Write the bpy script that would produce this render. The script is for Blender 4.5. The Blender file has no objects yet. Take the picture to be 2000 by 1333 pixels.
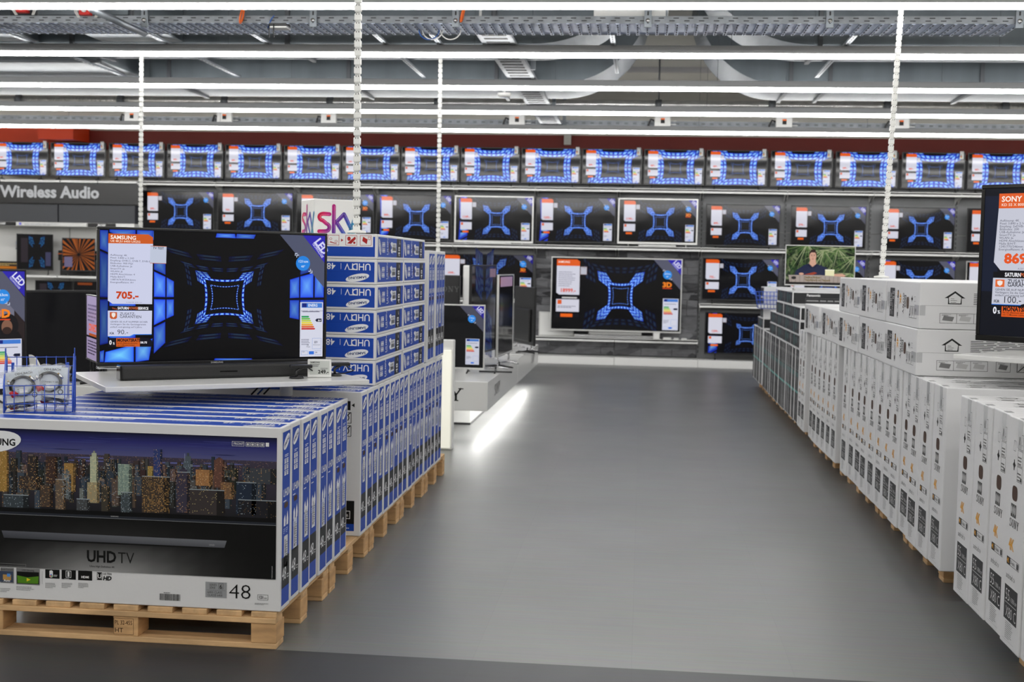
import bpy, bmesh, math, random
from mathutils import Vector, Matrix, Euler
import numpy as np
random.seed(7)
PI = math.pi
SC = bpy.context.scene
COL = SC.collection

# ------------------------------------------------------------------ camera, light, exposure
F_PX, ROLL, CAM_H = 2450.0, 0.021, 1.5
PITCH, YAW = math.radians(3.5343), math.radians(5.8587)
fw = Vector((-math.sin(YAW)*math.cos(PITCH), math.cos(YAW)*math.cos(PITCH), -math.sin(PITCH)))
rt0 = Vector((math.cos(YAW), math.sin(YAW), 0))
up0 = rt0.cross(fw)
cr, sr = math.cos(ROLL), math.sin(ROLL)
rt = rt0*cr + up0*sr
up = up0*cr - rt0*sr
cam = bpy.data.cameras.new('camera')
cam.sensor_width = 36.0
cam.lens = F_PX*36.0/2000.0
cam.clip_start, cam.clip_end = 0.05, 200
cam.dof.use_dof = True
cam.dof.focus_distance = 5.4
cam.dof.aperture_fstop = 4.5
camo = bpy.data.objects.new('camera', cam)
COL.objects.link(camo)
m4 = Matrix((rt, up, -fw)).transposed().to_4x4()
m4.translation = Vector((0, 0, CAM_H))
camo.matrix_world = m4
SC.camera = camo
world = bpy.data.worlds.new('world'); SC.world = world
world.use_nodes = True
world.node_tree.nodes['Background'].inputs[0].default_value = (0.05, 0.05, 0.055, 1)
world.node_tree.nodes['Background'].inputs[1].default_value = 0.5
SC.view_settings.view_transform = 'Standard'
SC.view_settings.look = 'None'
SC.view_settings.gamma = 1.0
SC.view_settings.exposure = 0.0
SC.view_settings.use_curve_mapping = False
SC.cycles.max_bounces = 7
SC.cycles.diffuse_bounces = 4
SC.cycles.glossy_bounces = 4
SC.cycles.transparent_max_bounces = 12
SC.cycles.sample_clamp_indirect = 6.0
SC.cycles.use_denoising = True
STRIP_POWER = 27.0       # radiance of the LED diffusers

def ray(px, py):
    u, v = px-1000.0, py-666.5
    a = u*cr + v*sr; b = -u*sr + v*cr
    return (rt0*a - up0*b)/F_PX + fw
EYE = Vector((0, 0, CAM_H))
def at(px, py, Y):
    d = ray(px, py); return EYE + d*(Y/d.y)
def atz(px, py, z):
    d = ray(px, py); return EYE + d*((z-CAM_H)/d.z)

# ------------------------------------------------------------------ colours and materials
def lin(c):
    c /= 255.0
    return c/12.92 if c <= 0.04045 else ((c+0.055)/1.055)**2.4
def C(r, g=None, b=None):
    if g is None: g = b = r
    return (lin(r), lin(g), lin(b), 1.0)
def newmat(name):
    m = bpy.data.materials.new(name); m.use_nodes = True
    return m, m.node_tree.nodes, m.node_tree.links, m.node_tree.nodes['Principled BSDF']
def mat(name, col, rough=.5, metal=0.0, noise=0.0, scale=8.0, bump=0.0, spec=.5, stretch=None):
    m, N, L, b = newmat(name)
    b.inputs['Base Color'].default_value = col
    b.inputs['Roughness'].default_value = rough
    b.inputs['Metallic'].default_value = metal
    b.inputs['Specular IOR Level'].default_value = spec
    if noise or bump:
        tc = N.new('ShaderNodeTexCoord'); nz = N.new('ShaderNodeTexNoise')
        nz.inputs['Scale'].default_value = scale; nz.inputs['Detail'].default_value = 4
        src = tc.outputs['Object']
        if stretch:
            mp = N.new('ShaderNodeMapping'); mp.inputs['Scale'].default_value = stretch
            L.new(src, mp.inputs[0]); src = mp.outputs[0]
        L.new(src, nz.inputs['Vector'])
        if noise:
            r = N.new('ShaderNodeValToRGB')
            r.color_ramp.elements[0].position = .3; r.color_ramp.elements[1].position = .7
            r.color_ramp.elements[0].color = tuple(max(0, x*(1-noise)) for x in col[:3])+(1,)
            r.color_ramp.elements[1].color = tuple(min(1, x*(1+noise)) for x in col[:3])+(1,)
            L.new(nz.outputs['Fac'], r.inputs[0]); L.new(r.outputs[0], b.inputs['Base Color'])
        if bump:
            bp = N.new('ShaderNodeBump'); bp.inputs['Strength'].default_value = bump
            bp.inputs['Distance'].default_value = .01
            L.new(nz.outputs['Fac'], bp.inputs['Height']); L.new(bp.outputs[0], b.inputs['Normal'])
    return m
def emis(name, col, s):
    m, N, L, b = newmat(name)
    b.inputs['Base Color'].default_value = (.8, .8, .8, 1)
    b.inputs['Emission Color'].default_value = col
    b.inputs['Emission Strength'].default_value = s
    return m
MT = {}
def print_mat():
    m, N, L, b = newmat('printed_card')
    a = N.new('ShaderNodeAttribute'); a.attribute_name = 'Col'
    L.new(a.outputs['Color'], b.inputs['Base Color'])
    b.inputs['Roughness'].default_value = .42; b.inputs['Specular IOR Level'].default_value = .22
    return m
def screen_mat():
    m, N, L, b = newmat('lit_screen')
    a = N.new('ShaderNodeAttribute'); a.attribute_name = 'Col'
    b.inputs['Base Color'].default_value = (.006, .006, .007, 1)
    L.new(a.outputs['Color'], b.inputs['Emission Color'])
    b.inputs['Emission Strength'].default_value = 1.0
    b.inputs['Roughness'].default_value = .07; b.inputs['Specular IOR Level'].default_value = .22
    tc = N.new('ShaderNodeTexCoord'); nz = N.new('ShaderNodeTexNoise')
    nz.inputs['Scale'].default_value = 4.0; nz.inputs['Detail'].default_value = 0
    bp = N.new('ShaderNodeBump'); bp.inputs['Strength'].default_value = .05; bp.inputs['Distance'].default_value = .02
    L.new(tc.outputs['Object'], nz.inputs['Vector']); L.new(nz.outputs['Fac'], bp.inputs['Height'])
    L.new(bp.outputs[0], b.inputs['Normal'])
    return m
def floor_mat(name, c1, c2, rough):
    m, N, L, b = newmat(name)
    tc = N.new('ShaderNodeTexCoord')
    br = N.new('ShaderNodeTexBrick')
    br.inputs['Scale'].default_value = 1.0
    br.inputs['Brick Width'].default_value = 1.2; br.inputs['Row Height'].default_value = .6
    br.inputs['Mortar Size'].default_value = .0015
    br.inputs['Color1'].default_value = c1; br.inputs['Color2'].default_value = c2
    br.inputs['Mortar'].default_value = tuple(x*.92 for x in c1[:3])+(1,)
    mp = N.new('ShaderNodeMapping'); mp.inputs['Rotation'].default_value = (0, 0, PI/2)
    L.new(tc.outputs['Object'], mp.inputs[0]); L.new(mp.outputs[0], br.inputs['Vector'])
    mp2 = N.new('ShaderNodeMapping'); mp2.inputs['Scale'].default_value = (1.5, 30, 1)
    nz = N.new('ShaderNodeTexNoise'); nz.inputs['Scale'].default_value = 2.0; nz.inputs['Detail'].default_value = 6
    L.new(tc.outputs['Object'], mp2.inputs[0]); L.new(mp2.outputs[0], nz.inputs['Vector'])
    mx = N.new('ShaderNodeMix'); mx.data_type = 'RGBA'; mx.blend_type = 'OVERLAY'; mx.inputs[0].default_value = .25
    L.new(br.outputs['Color'], mx.inputs[6]); L.new(nz.outputs['Color'], mx.inputs[7])
    L.new(mx.outputs[2], b.inputs['Base Color'])
    nz2 = N.new('ShaderNodeTexNoise'); nz2.inputs['Scale'].default_value = 1.2; nz2.inputs['Detail'].default_value = 3
    L.new(tc.outputs['Object'], nz2.inputs['Vector'])
    mr = N.new('ShaderNodeMapRange'); mr.inputs['To Min'].default_value = rough-.06; mr.inputs['To Max'].default_value = rough+.08
    L.new(nz2.outputs['Fac'], mr.inputs[0]); L.new(mr.outputs[0], b.inputs['Roughness'])
    return m
def stone_mat():
    m, N, L, b = newmat('slate_stone')
    tc = N.new('ShaderNodeTexCoord')
    mp = N.new('ShaderNodeMapping'); mp.inputs['Scale'].default_value = (2.6, 2.6, 9.5)
    vo = N.new('ShaderNodeTexVoronoi'); vo.inputs['Scale'].default_value = 1.0; vo.inputs['Randomness'].default_value = .8
    nz = N.new('ShaderNodeTexNoise'); nz.inputs['Scale'].default_value = 3; nz.inputs['Detail'].default_value = 6
    L.new(tc.outputs['Object'], mp.inputs[0]); L.new(mp.outputs[0], vo.inputs['Vector']); L.new(mp.outputs[0], nz.inputs['Vector'])
    ad = N.new('ShaderNodeMix'); ad.data_type = 'RGBA'; ad.inputs[0].default_value = .45
    L.new(vo.outputs['Color'], ad.inputs[6]); L.new(nz.outputs['Color'], ad.inputs[7])
    bw = N.new('ShaderNodeRGBToBW'); L.new(ad.outputs[2], bw.inputs[0])
    r = N.new('ShaderNodeValToRGB')
    r.color_ramp.elements[0].position = .25; r.color_ramp.elements[0].color = C(54, 54, 57)
    r.color_ramp.elements[1].position = .75; r.color_ramp.elements[1].color = C(140, 140, 144)
    L.new(bw.outputs[0], r.inputs[0]); L.new(r.outputs[0], b.inputs['Base Color'])
    bp = N.new('ShaderNodeBump'); bp.inputs['Strength'].default_value = 1; bp.inputs['Distance'].default_value = .03
    L.new(bw.outputs[0], bp.inputs['Height']); L.new(bp.outputs[0], b.inputs['Normal'])
    b.inputs['Roughness'].default_value = .75
    return m
def plastic_bag_mat():
    m, N, L, b = newmat('clear_plastic_film')
    b.inputs['Base Color'].default_value = (.92, .94, .96, 1)
    b.inputs['Roughness'].default_value = .12
    tr = N.new('ShaderNodeBsdfTransparent'); mx = N.new('ShaderNodeMixShader')
    mx.inputs[0].default_value = .15
    tc = N.new('ShaderNodeTexCoord'); nz = N.new('ShaderNodeTexNoise'); nz.inputs['Scale'].default_value = 22
    nz.inputs['Detail'].default_value = 3
    bp = N.new('ShaderNodeBump'); bp.inputs['Strength'].default_value = 1; bp.inputs['Distance'].default_value = .02
    L.new(tc.outputs['Object'], nz.inputs['Vector']); L.new(nz.outputs['Fac'], bp.inputs['Height']); L.new(bp.outputs[0], b.inputs['Normal'])
    L.new(tr.outputs[0], mx.inputs[1]); L.new(b.outputs[0], mx.inputs[2])
    L.new(mx.outputs[0], N['Material Output'].inputs[0])
    return m
def tape_mat():
    m, N, L, b = newmat('clear_packing_tape')
    b.inputs['Base Color'].default_value = C(186, 187, 189); b.inputs['Roughness'].default_value = .15
    return m
P = MT['print'] = print_mat()
SCR = MT['screen'] = screen_mat()
M_WHITE = mat('white_carton', C(218, 218, 219), .45, bump=.05, scale=60)
M_WHITE2 = mat('white_lacquer', C(222, 222, 220), .22)
M_SHELF = mat('shelf_steel', C(236, 236, 234), .35)
M_BACK = mat('grey_back_panel', C(128, 129, 131), .5, noise=.06, scale=3)
M_DKBACK = mat('dark_back_panel', C(62, 64, 69), .5)
M_UPR = mat('upright_slots', C(30, 30, 32), .6)
M_BLACK = mat('black_plastic', C(22, 22, 24), .32)
M_GLOSS = mat('gloss_black', C(10, 10, 12), .12)
M_SILVER = mat('silver_frame', C(205, 205, 203), .3, metal=.4)
M_CHROME = mat('chrome', C(210, 210, 212), .15, metal=1)
M_GALV = mat('galvanised_steel', C(140, 146, 152), .45, metal=.7, noise=.18, scale=2.2, stretch=(6, 1, .6))
M_DUCT = mat('duct_sheet_steel', C(104, 112, 118), .46, metal=.35, noise=.16, scale=1.1, stretch=(3.5, .5, .25))
M_GALVD = mat('dark_flange_steel', C(95, 98, 102), .5, metal=.6)
M_TRAY = mat('zinc_cable_tray', C(132, 136, 141), .5, metal=.6, noise=.2, scale=9)
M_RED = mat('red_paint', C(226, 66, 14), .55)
M_RED_SHADED = mat('shaded_red_paint', C(120, 28, 14), .55)  # red with the shade on the long band worked into its colour
M_ALARM = mat('red_plastic', C(200, 30, 22), .4)
M_ORANGE = mat('orange_plastic', C(232, 104, 30), .45)
M_WALL = mat('wall_paint', C(205, 202, 194), .8, noise=.03, scale=2)
M_CEIL = mat('ceiling_panel', C(196, 194, 187), .85)
M_WOOD = mat('pallet_wood', C(206, 168, 122), .7, noise=.22, scale=3.0, bump=.3, stretch=(1.5, 7, 7))
M_WOODY = mat('pallet_wood_along', C(206, 168, 122), .7, noise=.22, scale=3.0, bump=.3, stretch=(7, 1.5, 7))
M_BLOCK = mat('pallet_block_wood', C(198, 156, 108), .75, noise=.25, scale=7, bump=.3, stretch=(1, 1, 3))
M_BLUE = mat('blue_wire', C(44, 84, 190), .35)
M_HOLE = mat('cardboard_brown', C(70, 48, 36), .8)
M_TAPE = tape_mat()
M_BAG = plastic_bag_mat()
M_LAMP = emis('led_diffuser', (1, .99, .97, 1), STRIP_POWER)
M_HOUS = mat('lamp_housing', C(178, 179, 181), .45)
M_GLOW = emis('cool_under_glow', (1, .99, .95, 1), 24.0)
M_PANELGLOW = emis('lit_panel', (1, .97, .74, 1), .45)
M_SPINE = mat('white_plastic_links', C(226, 226, 222), .4)
M_STONE = stone_mat()
M_FLOOR = floor_mat('grey_vinyl_floor', C(106, 107, 107), C(109, 110, 109), .36)
M_FLOORD = floor_mat('dark_vinyl_floor', C(46, 47, 50), C(49, 51, 53), .45)
M_SBAR = mat('speaker_cloth', C(30, 30, 31), .55, bump=.3, scale=400)
M_CABLE = mat('black_cable', C(24, 24, 25), .35)
M_GOLD = mat('gold_plug', C(214, 176, 92), .25, metal=1)
M_REDPLUG = mat('red_plug', C(190, 24, 30), .35)
M_BLUEC = mat('blue_cable', C(40, 90, 170), .4)
M_TRAYB = mat('zinc_tray_bottom', C(186, 196, 214), .34, metal=.9, noise=.25, scale=3)
M_PIPE = mat('foil_pipe', C(205, 205, 204), .25, metal=.9, noise=.15, scale=12, bump=.6)

# ------------------------------------------------------------------ mesh builder
_txt = {}
def text_mesh(s, bold):
    k = (s, bold)
    if k not in _txt:
        c = bpy.data.curves.new('t', 'FONT'); c.body = s; c.resolution_u = 2; c.offset = bold
        o = bpy.data.objects.new('t', c)
        m = o.to_mesh()
        v = [(p.co.x, p.co.y) for p in m.vertices]; f = [tuple(p.vertices) for p in m.polygons]
        o.to_mesh_clear(); bpy.data.objects.remove(o); bpy.data.curves.remove(c)
        w = max((p[0] for p in v), default=0)
        _txt[k] = (v, f, w)
    return _txt[k]

class MB:
    def __init__(s): s.v = []; s.f = []; s.m = []; s.c = []; s.mats = []; s.sm = []
    def mi(s, m):
        if m not in s.mats: s.mats.append(m)
        return s.mats.index(m)
    def raw(s, verts, faces, m, col=None, smooth=False):
        o = len(s.v); i = s.mi(m); s.v += [tuple(p) for p in verts]
        for f in faces:
            s.f.append(tuple(o+k for k in f)); s.m.append(i); s.sm.append(smooth)
            if col is None: s.c.append([(1, 1, 1, 1)]*len(f))
            elif isinstance(col, list): s.c.append([col[k] for k in f])
            else: s.c.append([col]*len(f))
        return s
    def box(s, x0, x1, y0, y1, z0, z1, m, bev=0.0, col=None):
        if x0 > x1: x0, x1 = x1, x0
        if y0 > y1: y0, y1 = y1, y0
        if z0 > z1: z0, z1 = z1, z0
        if bev <= 0:
            v = [(x, y, z) for z in (z0, z1) for y in (y0, y1) for x in (x0, x1)]
            f = [(0, 2, 3, 1), (4, 5, 7, 6), (0, 1, 5, 4), (2, 6, 7, 3), (0, 4, 6, 2), (1, 3, 7, 5)]
            return s.raw(v, f, m, col)
        bev = min(bev, (x1-x0)*.45, (y1-y0)*.45, (z1-z0)*.45)
        bm = bmesh.new(); bmesh.ops.create_cube(bm, size=1)
        for q in bm.verts:
            q.co = Vector(((x0+x1)/2+q.co.x*(x1-x0), (y0+y1)/2+q.co.y*(y1-y0), (z0+z1)/2+q.co.z*(z1-z0)))
        bmesh.ops.bevel(bm, geom=list(bm.edges), offset=bev, segments=2, profile=.5, affect='EDGES')
        bm.verts.index_update()
        s.raw([q.co[:] for q in bm.verts], [[q.index for q in f.verts] for f in bm.faces], m, col)
        bm.free(); return s
    def tube(s, path, r, m, n=8, cap=True, closed=False):
        path = [Vector(p) for p in path]; k = len(path); vs = []; rr = r if isinstance(r, (list, tuple)) else [r]*k
        ref = None
        for i, p in enumerate(path):
            a = path[(i-1) % k] if closed or i > 0 else p
            b = path[(i+1) % k] if closed or i < k-1 else p
            d = (b-a).normalized()
            if ref is None:
                ref = Vector((0, 0, 1)) if abs(d.z) < .9 else Vector((1, 0, 0))
            u = d.cross(ref).normalized(); w = u.cross(d).normalized(); ref = w
            for j in range(n):
                t = 2*PI*j/n; vs.append(p+(u*math.cos(t)+w*math.sin(t))*rr[i])
        fs = []
        for i in range(k if closed else k-1):
            i2 = (i+1) % k
            for j in range(n):
                fs.append((i*n+j, i*n+(j+1) % n, i2*n+(j+1) % n, i2*n+j))
        if cap and not closed:
            fs.append(tuple(range(n-1, -1, -1))); fs.append(tuple((k-1)*n+j for j in range(n)))
        return s.raw(vs, fs, m, None, True)
    def cyl(s, p, q, r, m, n=20): return s.tube([p, q], r, m, n)
    def lathe(s, prof, m, n=24, o=(0, 0, 0)):
        vs = []; fs = []
        for r, z in prof:
            for j in range(n): t = 2*PI*j/n; vs.append((o[0]+r*math.cos(t), o[1]+r*math.sin(t), o[2]+z))
        for i in range(len(prof)-1):
            for j in range(n): fs.append((i*n+j, i*n+(j+1) % n, (i+1)*n+(j+1) % n, (i+1)*n+j))
        return s.raw(vs, fs, m, None, True)
    def build(s, name, parent=None, loc=None, rot=None):
        me = bpy.data.meshes.new(name)
        me.from_pydata(s.v, [], s.f)
        for m in s.mats: me.materials.append(m)
        me.polygons.foreach_set('material_index', s.m)
        me.polygons.foreach_set('use_smooth', s.sm)
        if P in s.mats or SCR in s.mats:
            at_ = me.color_attributes.new('Col', 'FLOAT_COLOR', 'CORNER')
            at_.data.foreach_set('color', np.array([x for f in s.c for q in f for x in q], dtype=np.float32))
        me.update()
        o = bpy.data.objects.new(name, me); COL.objects.link(o)
        if parent: o.parent = parent
        if loc is not None: o.location = loc
        if rot is not None: o.rotation_euler = rot
        return o

class CV:
    """A flat canvas on a plane: origin O, axes U and V, printing in thin layers along N."""
    def __init__(s, mb, O, U, V, m, eps=.0004):
        s.mb = mb; s.O = Vector(O); s.U = Vector(U).normalized(); s.V = Vector(V).normalized()
        s.N = s.U.cross(s.V); s.m = m; s.eps = eps
    def p(s, u, v, lv): return s.O + s.U*u + s.V*v + s.N*(s.eps*lv)
    clip = None
    def poly(s, pts, col, lv=1):
        if s.clip:
            for ax, lim, sg in ((0, s.clip[0], 1), (0, s.clip[2], -1), (1, s.clip[1], 1), (1, s.clip[3], -1)):
                out = []
                for k in range(len(pts)):
                    p, q = pts[k], pts[(k+1) % len(pts)]
                    dp, dq = (p[ax]-lim)*sg, (q[ax]-lim)*sg
                    if dp >= 0: out.append(p)
                    if (dp >= 0) != (dq >= 0):
                        t = dp/(dp-dq); out.append((p[0]+(q[0]-p[0])*t, p[1]+(q[1]-p[1])*t))
                pts = out
                if len(pts) < 3: return
            if isinstance(col, list): col = col[0]
        s.mb.raw([s.p(a, b, lv) for a, b in pts], [tuple(range(len(pts)))], s.m, col)
    def rect(s, a, b, c, d, col, lv=1):
        if c < a: a, c = c, a
        if d < b: b, d = d, b
        s.poly([(a, b), (c, b), (c, d), (a, d)], col, lv)
    def frame(s, a, b, c, d, t, col, lv=1):
        s.rect(a, b, c, b+t, col, lv); s.rect(a, d-t, c, d, col, lv); s.rect(a, b+t, a+t, d-t, col, lv); s.rect(c-t, b+t, c, d-t, col, lv)
    def ell(s, x, y, rx, ry, col, lv=1, rot=0, n=28):
        c_, s_ = math.cos(rot), math.sin(rot)
        s.poly([(x+rx*math.cos(t)*c_-ry*math.sin(t)*s_, y+rx*math.cos(t)*s_+ry*math.sin(t)*c_) for t in [2*PI*k/n for k in range(n)]], col, lv)
    def text(s, t, x, y, h, col, lv=2, anchor='l', bold=0.0, sx=1.0, rot=0.0, skew=0.0):
        v, f, w = text_mesh(t, bold); k = h/.7
        dx = {'l': 0, 'c': -w*k*sx/2, 'r': -w*k*sx}[anchor]
        c_, s_ = math.cos(rot), math.sin(rot); pts = []
        for a, b in v:
            a_ = a*k*sx+dx+b*k*skew; b_ = b*k
            pts.append(s.p(x+a_*c_-b_*s_, y+a_*s_+b_*c_, lv))
        s.mb.raw(pts, f, s.m, col)
        return w*k*sx
    def bars(s, x, y, w, h, n, col, lv=2, fill=.45):
        """rows of fine print, too small to read in the photograph"""
        for i in range(n):
            yy = y+h-(i+1)*h/n; ww = w*(random.uniform(.75, 1) if i < n-1 else random.uniform(.4, .8))
            xx = x; e = x+ww
            while xx < e:
                l = min(random.uniform(.05, .16)*w, e-xx); s.rect(xx, yy, xx+l, yy+h/n*fill, col, lv); xx += l+.018*w
    def barcode(s, x, y, w, h, lv=2, vert=False, col=C(30)):
        u = 0.0; L_ = h if vert else w
        while u < L_:
            b = L_*random.uniform(.012, .035)
            if vert: s.rect(x, y+u, x+w, y+min(u+b, L_), col, lv)
            else: s.rect(x+u, y, x+min(u+b, L_), y+h, col, lv)
            u += b+L_*random.uniform(.012, .03)

class RC(CV):
    """The same canvas turned by 90 degree steps and moved: prints that run sideways or upside down."""
    def __init__(s, base, ox, oy, turn):
        CV.__init__(s, base.mb, base.p(ox, oy, 0), base.U, base.V, base.m, base.eps)
        for _ in range(turn % 4): s.U, s.V = s.V, -s.U

def serif(cv, x, y, h, col, lv=2, anchor='l', rot=0.0, sx=1.0):
    """the four slab-serif letters on the white cartons and on the stand"""
    w = h*.9*sx; g = h*.22*sx; t = h*.17; L_ = 4*w+3*g
    ox = x-(L_/2 if anchor == 'c' else 0)
    c_, s_ = math.cos(rot), math.sin(rot)
    def q(pts): cv.poly([(x+(a-x)*c_-(b-y)*s_, y+(a-x)*s_+(b-y)*c_) for a, b in pts], col, lv)
    def seg(p0, p1, th):
        d = Vector((p1[0]-p0[0], p1[1]-p0[1])); n = Vector((-d.y, d.x)).normalized()*th/2
        q([(p0[0]+n.x, p0[1]+n.y), (p0[0]-n.x, p0[1]-n.y), (p1[0]-n.x, p1[1]-n.y), (p1[0]+n.x, p1[1]+n.y)])
    def arc(cx, cy, rx, ry, a0, a1, th0, n=14):
        pr = None
        for i in range(n+1):
            a = a0+(a1-a0)*i/n; o = (cx+rx*math.cos(a), cy+ry*math.sin(a)); k = th0*(.45+.55*abs(math.cos(a)))
            ii = (cx+(rx-k)*math.cos(a), cy+(ry-th0*.5)*math.sin(a))
            if pr: q([pr[0], o, ii, pr[1]])
            pr = (o, ii)
    X = ox                                              # S
    arc(X+w/2, y+h*.74, w*.46, h*.26, .15, PI*1.5, t); arc(X+w/2, y+h*.26, w*.46, h*.26, PI*.5, -PI*.88, t)
    seg((X+w*.9, y+h*.68), (X+w*.9, y+h), t*.5); seg((X+w*.08, y), (X+w*.08, y+h*.32), t*.5)
    X += w+g                                            # O
    arc(X+w/2, y+h/2, w*.54, h*.5, 0, 2*PI, t*1.15, 26)
    X += w+g                                            # N
    seg((X+w*.18, y), (X+w*.18, y+h), t*.6); seg((X+w*.86, y), (X+w*.86, y+h), t*.6); seg((X+w*.16, y+h*.97), (X+w*.84, y+h*.03), t*1.2)
    for a, b in ((.18, 0), (.86, 1), (.14, 1)): seg((X+w*a-w*.2, y+h*b+(t*.25 if b == 0 else -t*.25)), (X+w*a+w*.2, y+h*b+(t*.25 if b == 0 else -t*.25)), t*.5)
    X += w+g                                            # Y
    seg((X+w*.5, y), (X+w*.5, y+h*.5), t); seg((X+w*.5, y+h*.45), (X+w*.12, y+h), t*1.1); seg((X+w*.5, y+h*.45), (X+w*.9, y+h), t*.7)
    for a, b in ((.5, 0), (.14, 1), (.88, 1)): seg((X+w*a-w*.2, y+h*b+(t*.25 if b == 0 else -t*.25)), (X+w*a+w*.2, y+h*b+(t*.25 if b == 0 else -t*.25)), t*.5)

def empty(name, loc=(0, 0, 0), rz=0.0):
    o = bpy.data.objects.new(name, None); o.empty_display_size = .1; COL.objects.link(o)
    o.location = loc; o.rotation_euler = (0, 0, rz); return o
def tag(o, label, cat, group=None, kind=None):
    o['label'] = label; o['category'] = cat
    if group: o['group'] = group
    if kind: o['kind'] = kind
    return o
def struct(o, label=None, cat=None):
    o['kind'] = 'structure'
    if label: o['label'] = label
    if cat: o['category'] = cat
    return o
def copy_tree(o, parent=None):
    c = o.copy(); COL.objects.link(c)
    if parent: c.parent = parent
    for ch in list(o.children): copy_tree(ch, c)
    return c
ORD = ['first', 'second', 'third', 'fourth', 'fifth', 'sixth', 'seventh', 'eighth', 'ninth', 'tenth', 'eleventh', 'twelfth', 'thirteenth',
       'fourteenth', 'fifteenth', 'sixteenth', 'seventeenth', 'eighteenth', 'nineteenth', 'twentieth'] + \
      ['twenty-'+x for x in ('first', 'second', 'third', 'fourth', 'fifth', 'sixth', 'seventh', 'eighth', 'ninth')] + ['thirtieth'] + \
      ['thirty-'+x for x in ('first', 'second', 'third', 'fourth', 'fifth', 'sixth', 'seventh', 'eighth', 'ninth')] + ['fortieth']

# ------------------------------------------------------------------ the setting
XL, XR, YB, YF, CZ = -13.5, 8.5, 19.45, -6.0, 4.45
EDGE = 4.62                                              # where the dark vinyl meets the grey one
def slab(name, x0, x1, y0, y1, z0, z1, m):
    return struct(MB().box(x0, x1, y0, y1, z0, z1, m).build(name))
slab('floor', XL, XR, EDGE, YB, -.1, 0, M_FLOOR)
slab('floor_front', XL, XR, YF, EDGE, -.1, 0, M_FLOORD)
slab('ceiling', XL, XR, YF, YB, CZ, CZ+.1, M_CEIL)
slab('wall_back', XL, XR, YB, YB+.15, 0, CZ, M_WALL)
slab('wall_left', XL-.15, XL, YF, YB, 0, CZ, M_WALL)
slab('wall_right', XR, XR+.15, YF, YB, 0, CZ, M_WALL)
slab('wall_rear', XL, XR, YF-.15, YF, 0, CZ, M_WALL)
slab('trim_1', -8.86, XR, YB-.03, YB, 3.18, 3.485, M_RED_SHADED)      # the red band under the ceiling services, shade put into its darker colour
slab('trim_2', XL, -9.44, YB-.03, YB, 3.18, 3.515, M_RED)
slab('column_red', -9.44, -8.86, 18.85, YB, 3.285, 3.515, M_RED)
slab('trim_3', -1.25, -1.14, YB-.12, YB-.03, 3.335, 3.6, M_WALL)
for i, y in enumerate((15.9, 17.6)):
    slab('beam_%d' % (i+1), XL, XR, y, y+.5, CZ-.2, CZ, M_CEIL)

# LED light lines, one continuous line each
def light_line(y, label, grp='LED light lines'):
    r = tag(empty('led_light_line', (-2.5, y, 3.28)), label, 'light', grp)
    a = MB(); L_ = 10.9
    a.raw([(-L_, -.013, 0), (-L_, .013, 0), (-L_, .027, .037), (-L_, -.027, .037), (L_, -.013, 0), (L_, .013, 0), (L_, .027, .037), (L_, -.027, .037)],
          [(0, 4, 5, 1), (1, 5, 6, 2), (0, 3, 7, 4), (0, 1, 2, 3), (4, 7, 6, 5)], M_LAMP); a.build('diffuser', r)
    h = MB(); h.box(-10.9, 10.9, -.036, .036, .037, .092, M_HOUS)
    h.box(-10.9, 10.9, -.02, .02, .092, .104, M_HOUS); h = h.build('housing', r)
    for k in range(10):
        x = -10+k*2.2
        if -8.2 < x-2.5 < -4.0 and y in (10.92, 12.94): continue
        MB().tube([(x, 0, .104), (x, 0, CZ-3.28)], .0022, M_GALVD, 5).build('suspension_wire', h)
ll = ['LED light line nearest the back wall, just below the red band', 'second LED light line counted from the back wall, below the silver pipe',
      'third LED light line counted from the back wall', 'fourth LED light line counted from the back wall, just under the near duct',
      'LED light line at the top edge, in front of the perforated cable tray']
for y, l in zip((17.1, 15.03, 12.94, 10.92, 8.86), ll): light_line(y, l)
for y, l in zip((6.8, 4.74, 2.68, .62, -1.44, -3.5), (
    'LED light line overhead above the blue carton stacks', 'LED light line overhead above the nearest pallet front',
    'LED light line overhead just in front of the dark floor edge', 'LED light line overhead at the viewpoint',
    'LED light line overhead behind the viewpoint', 'LED light line overhead nearest the rear wall')): light_line(y, l)

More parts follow.
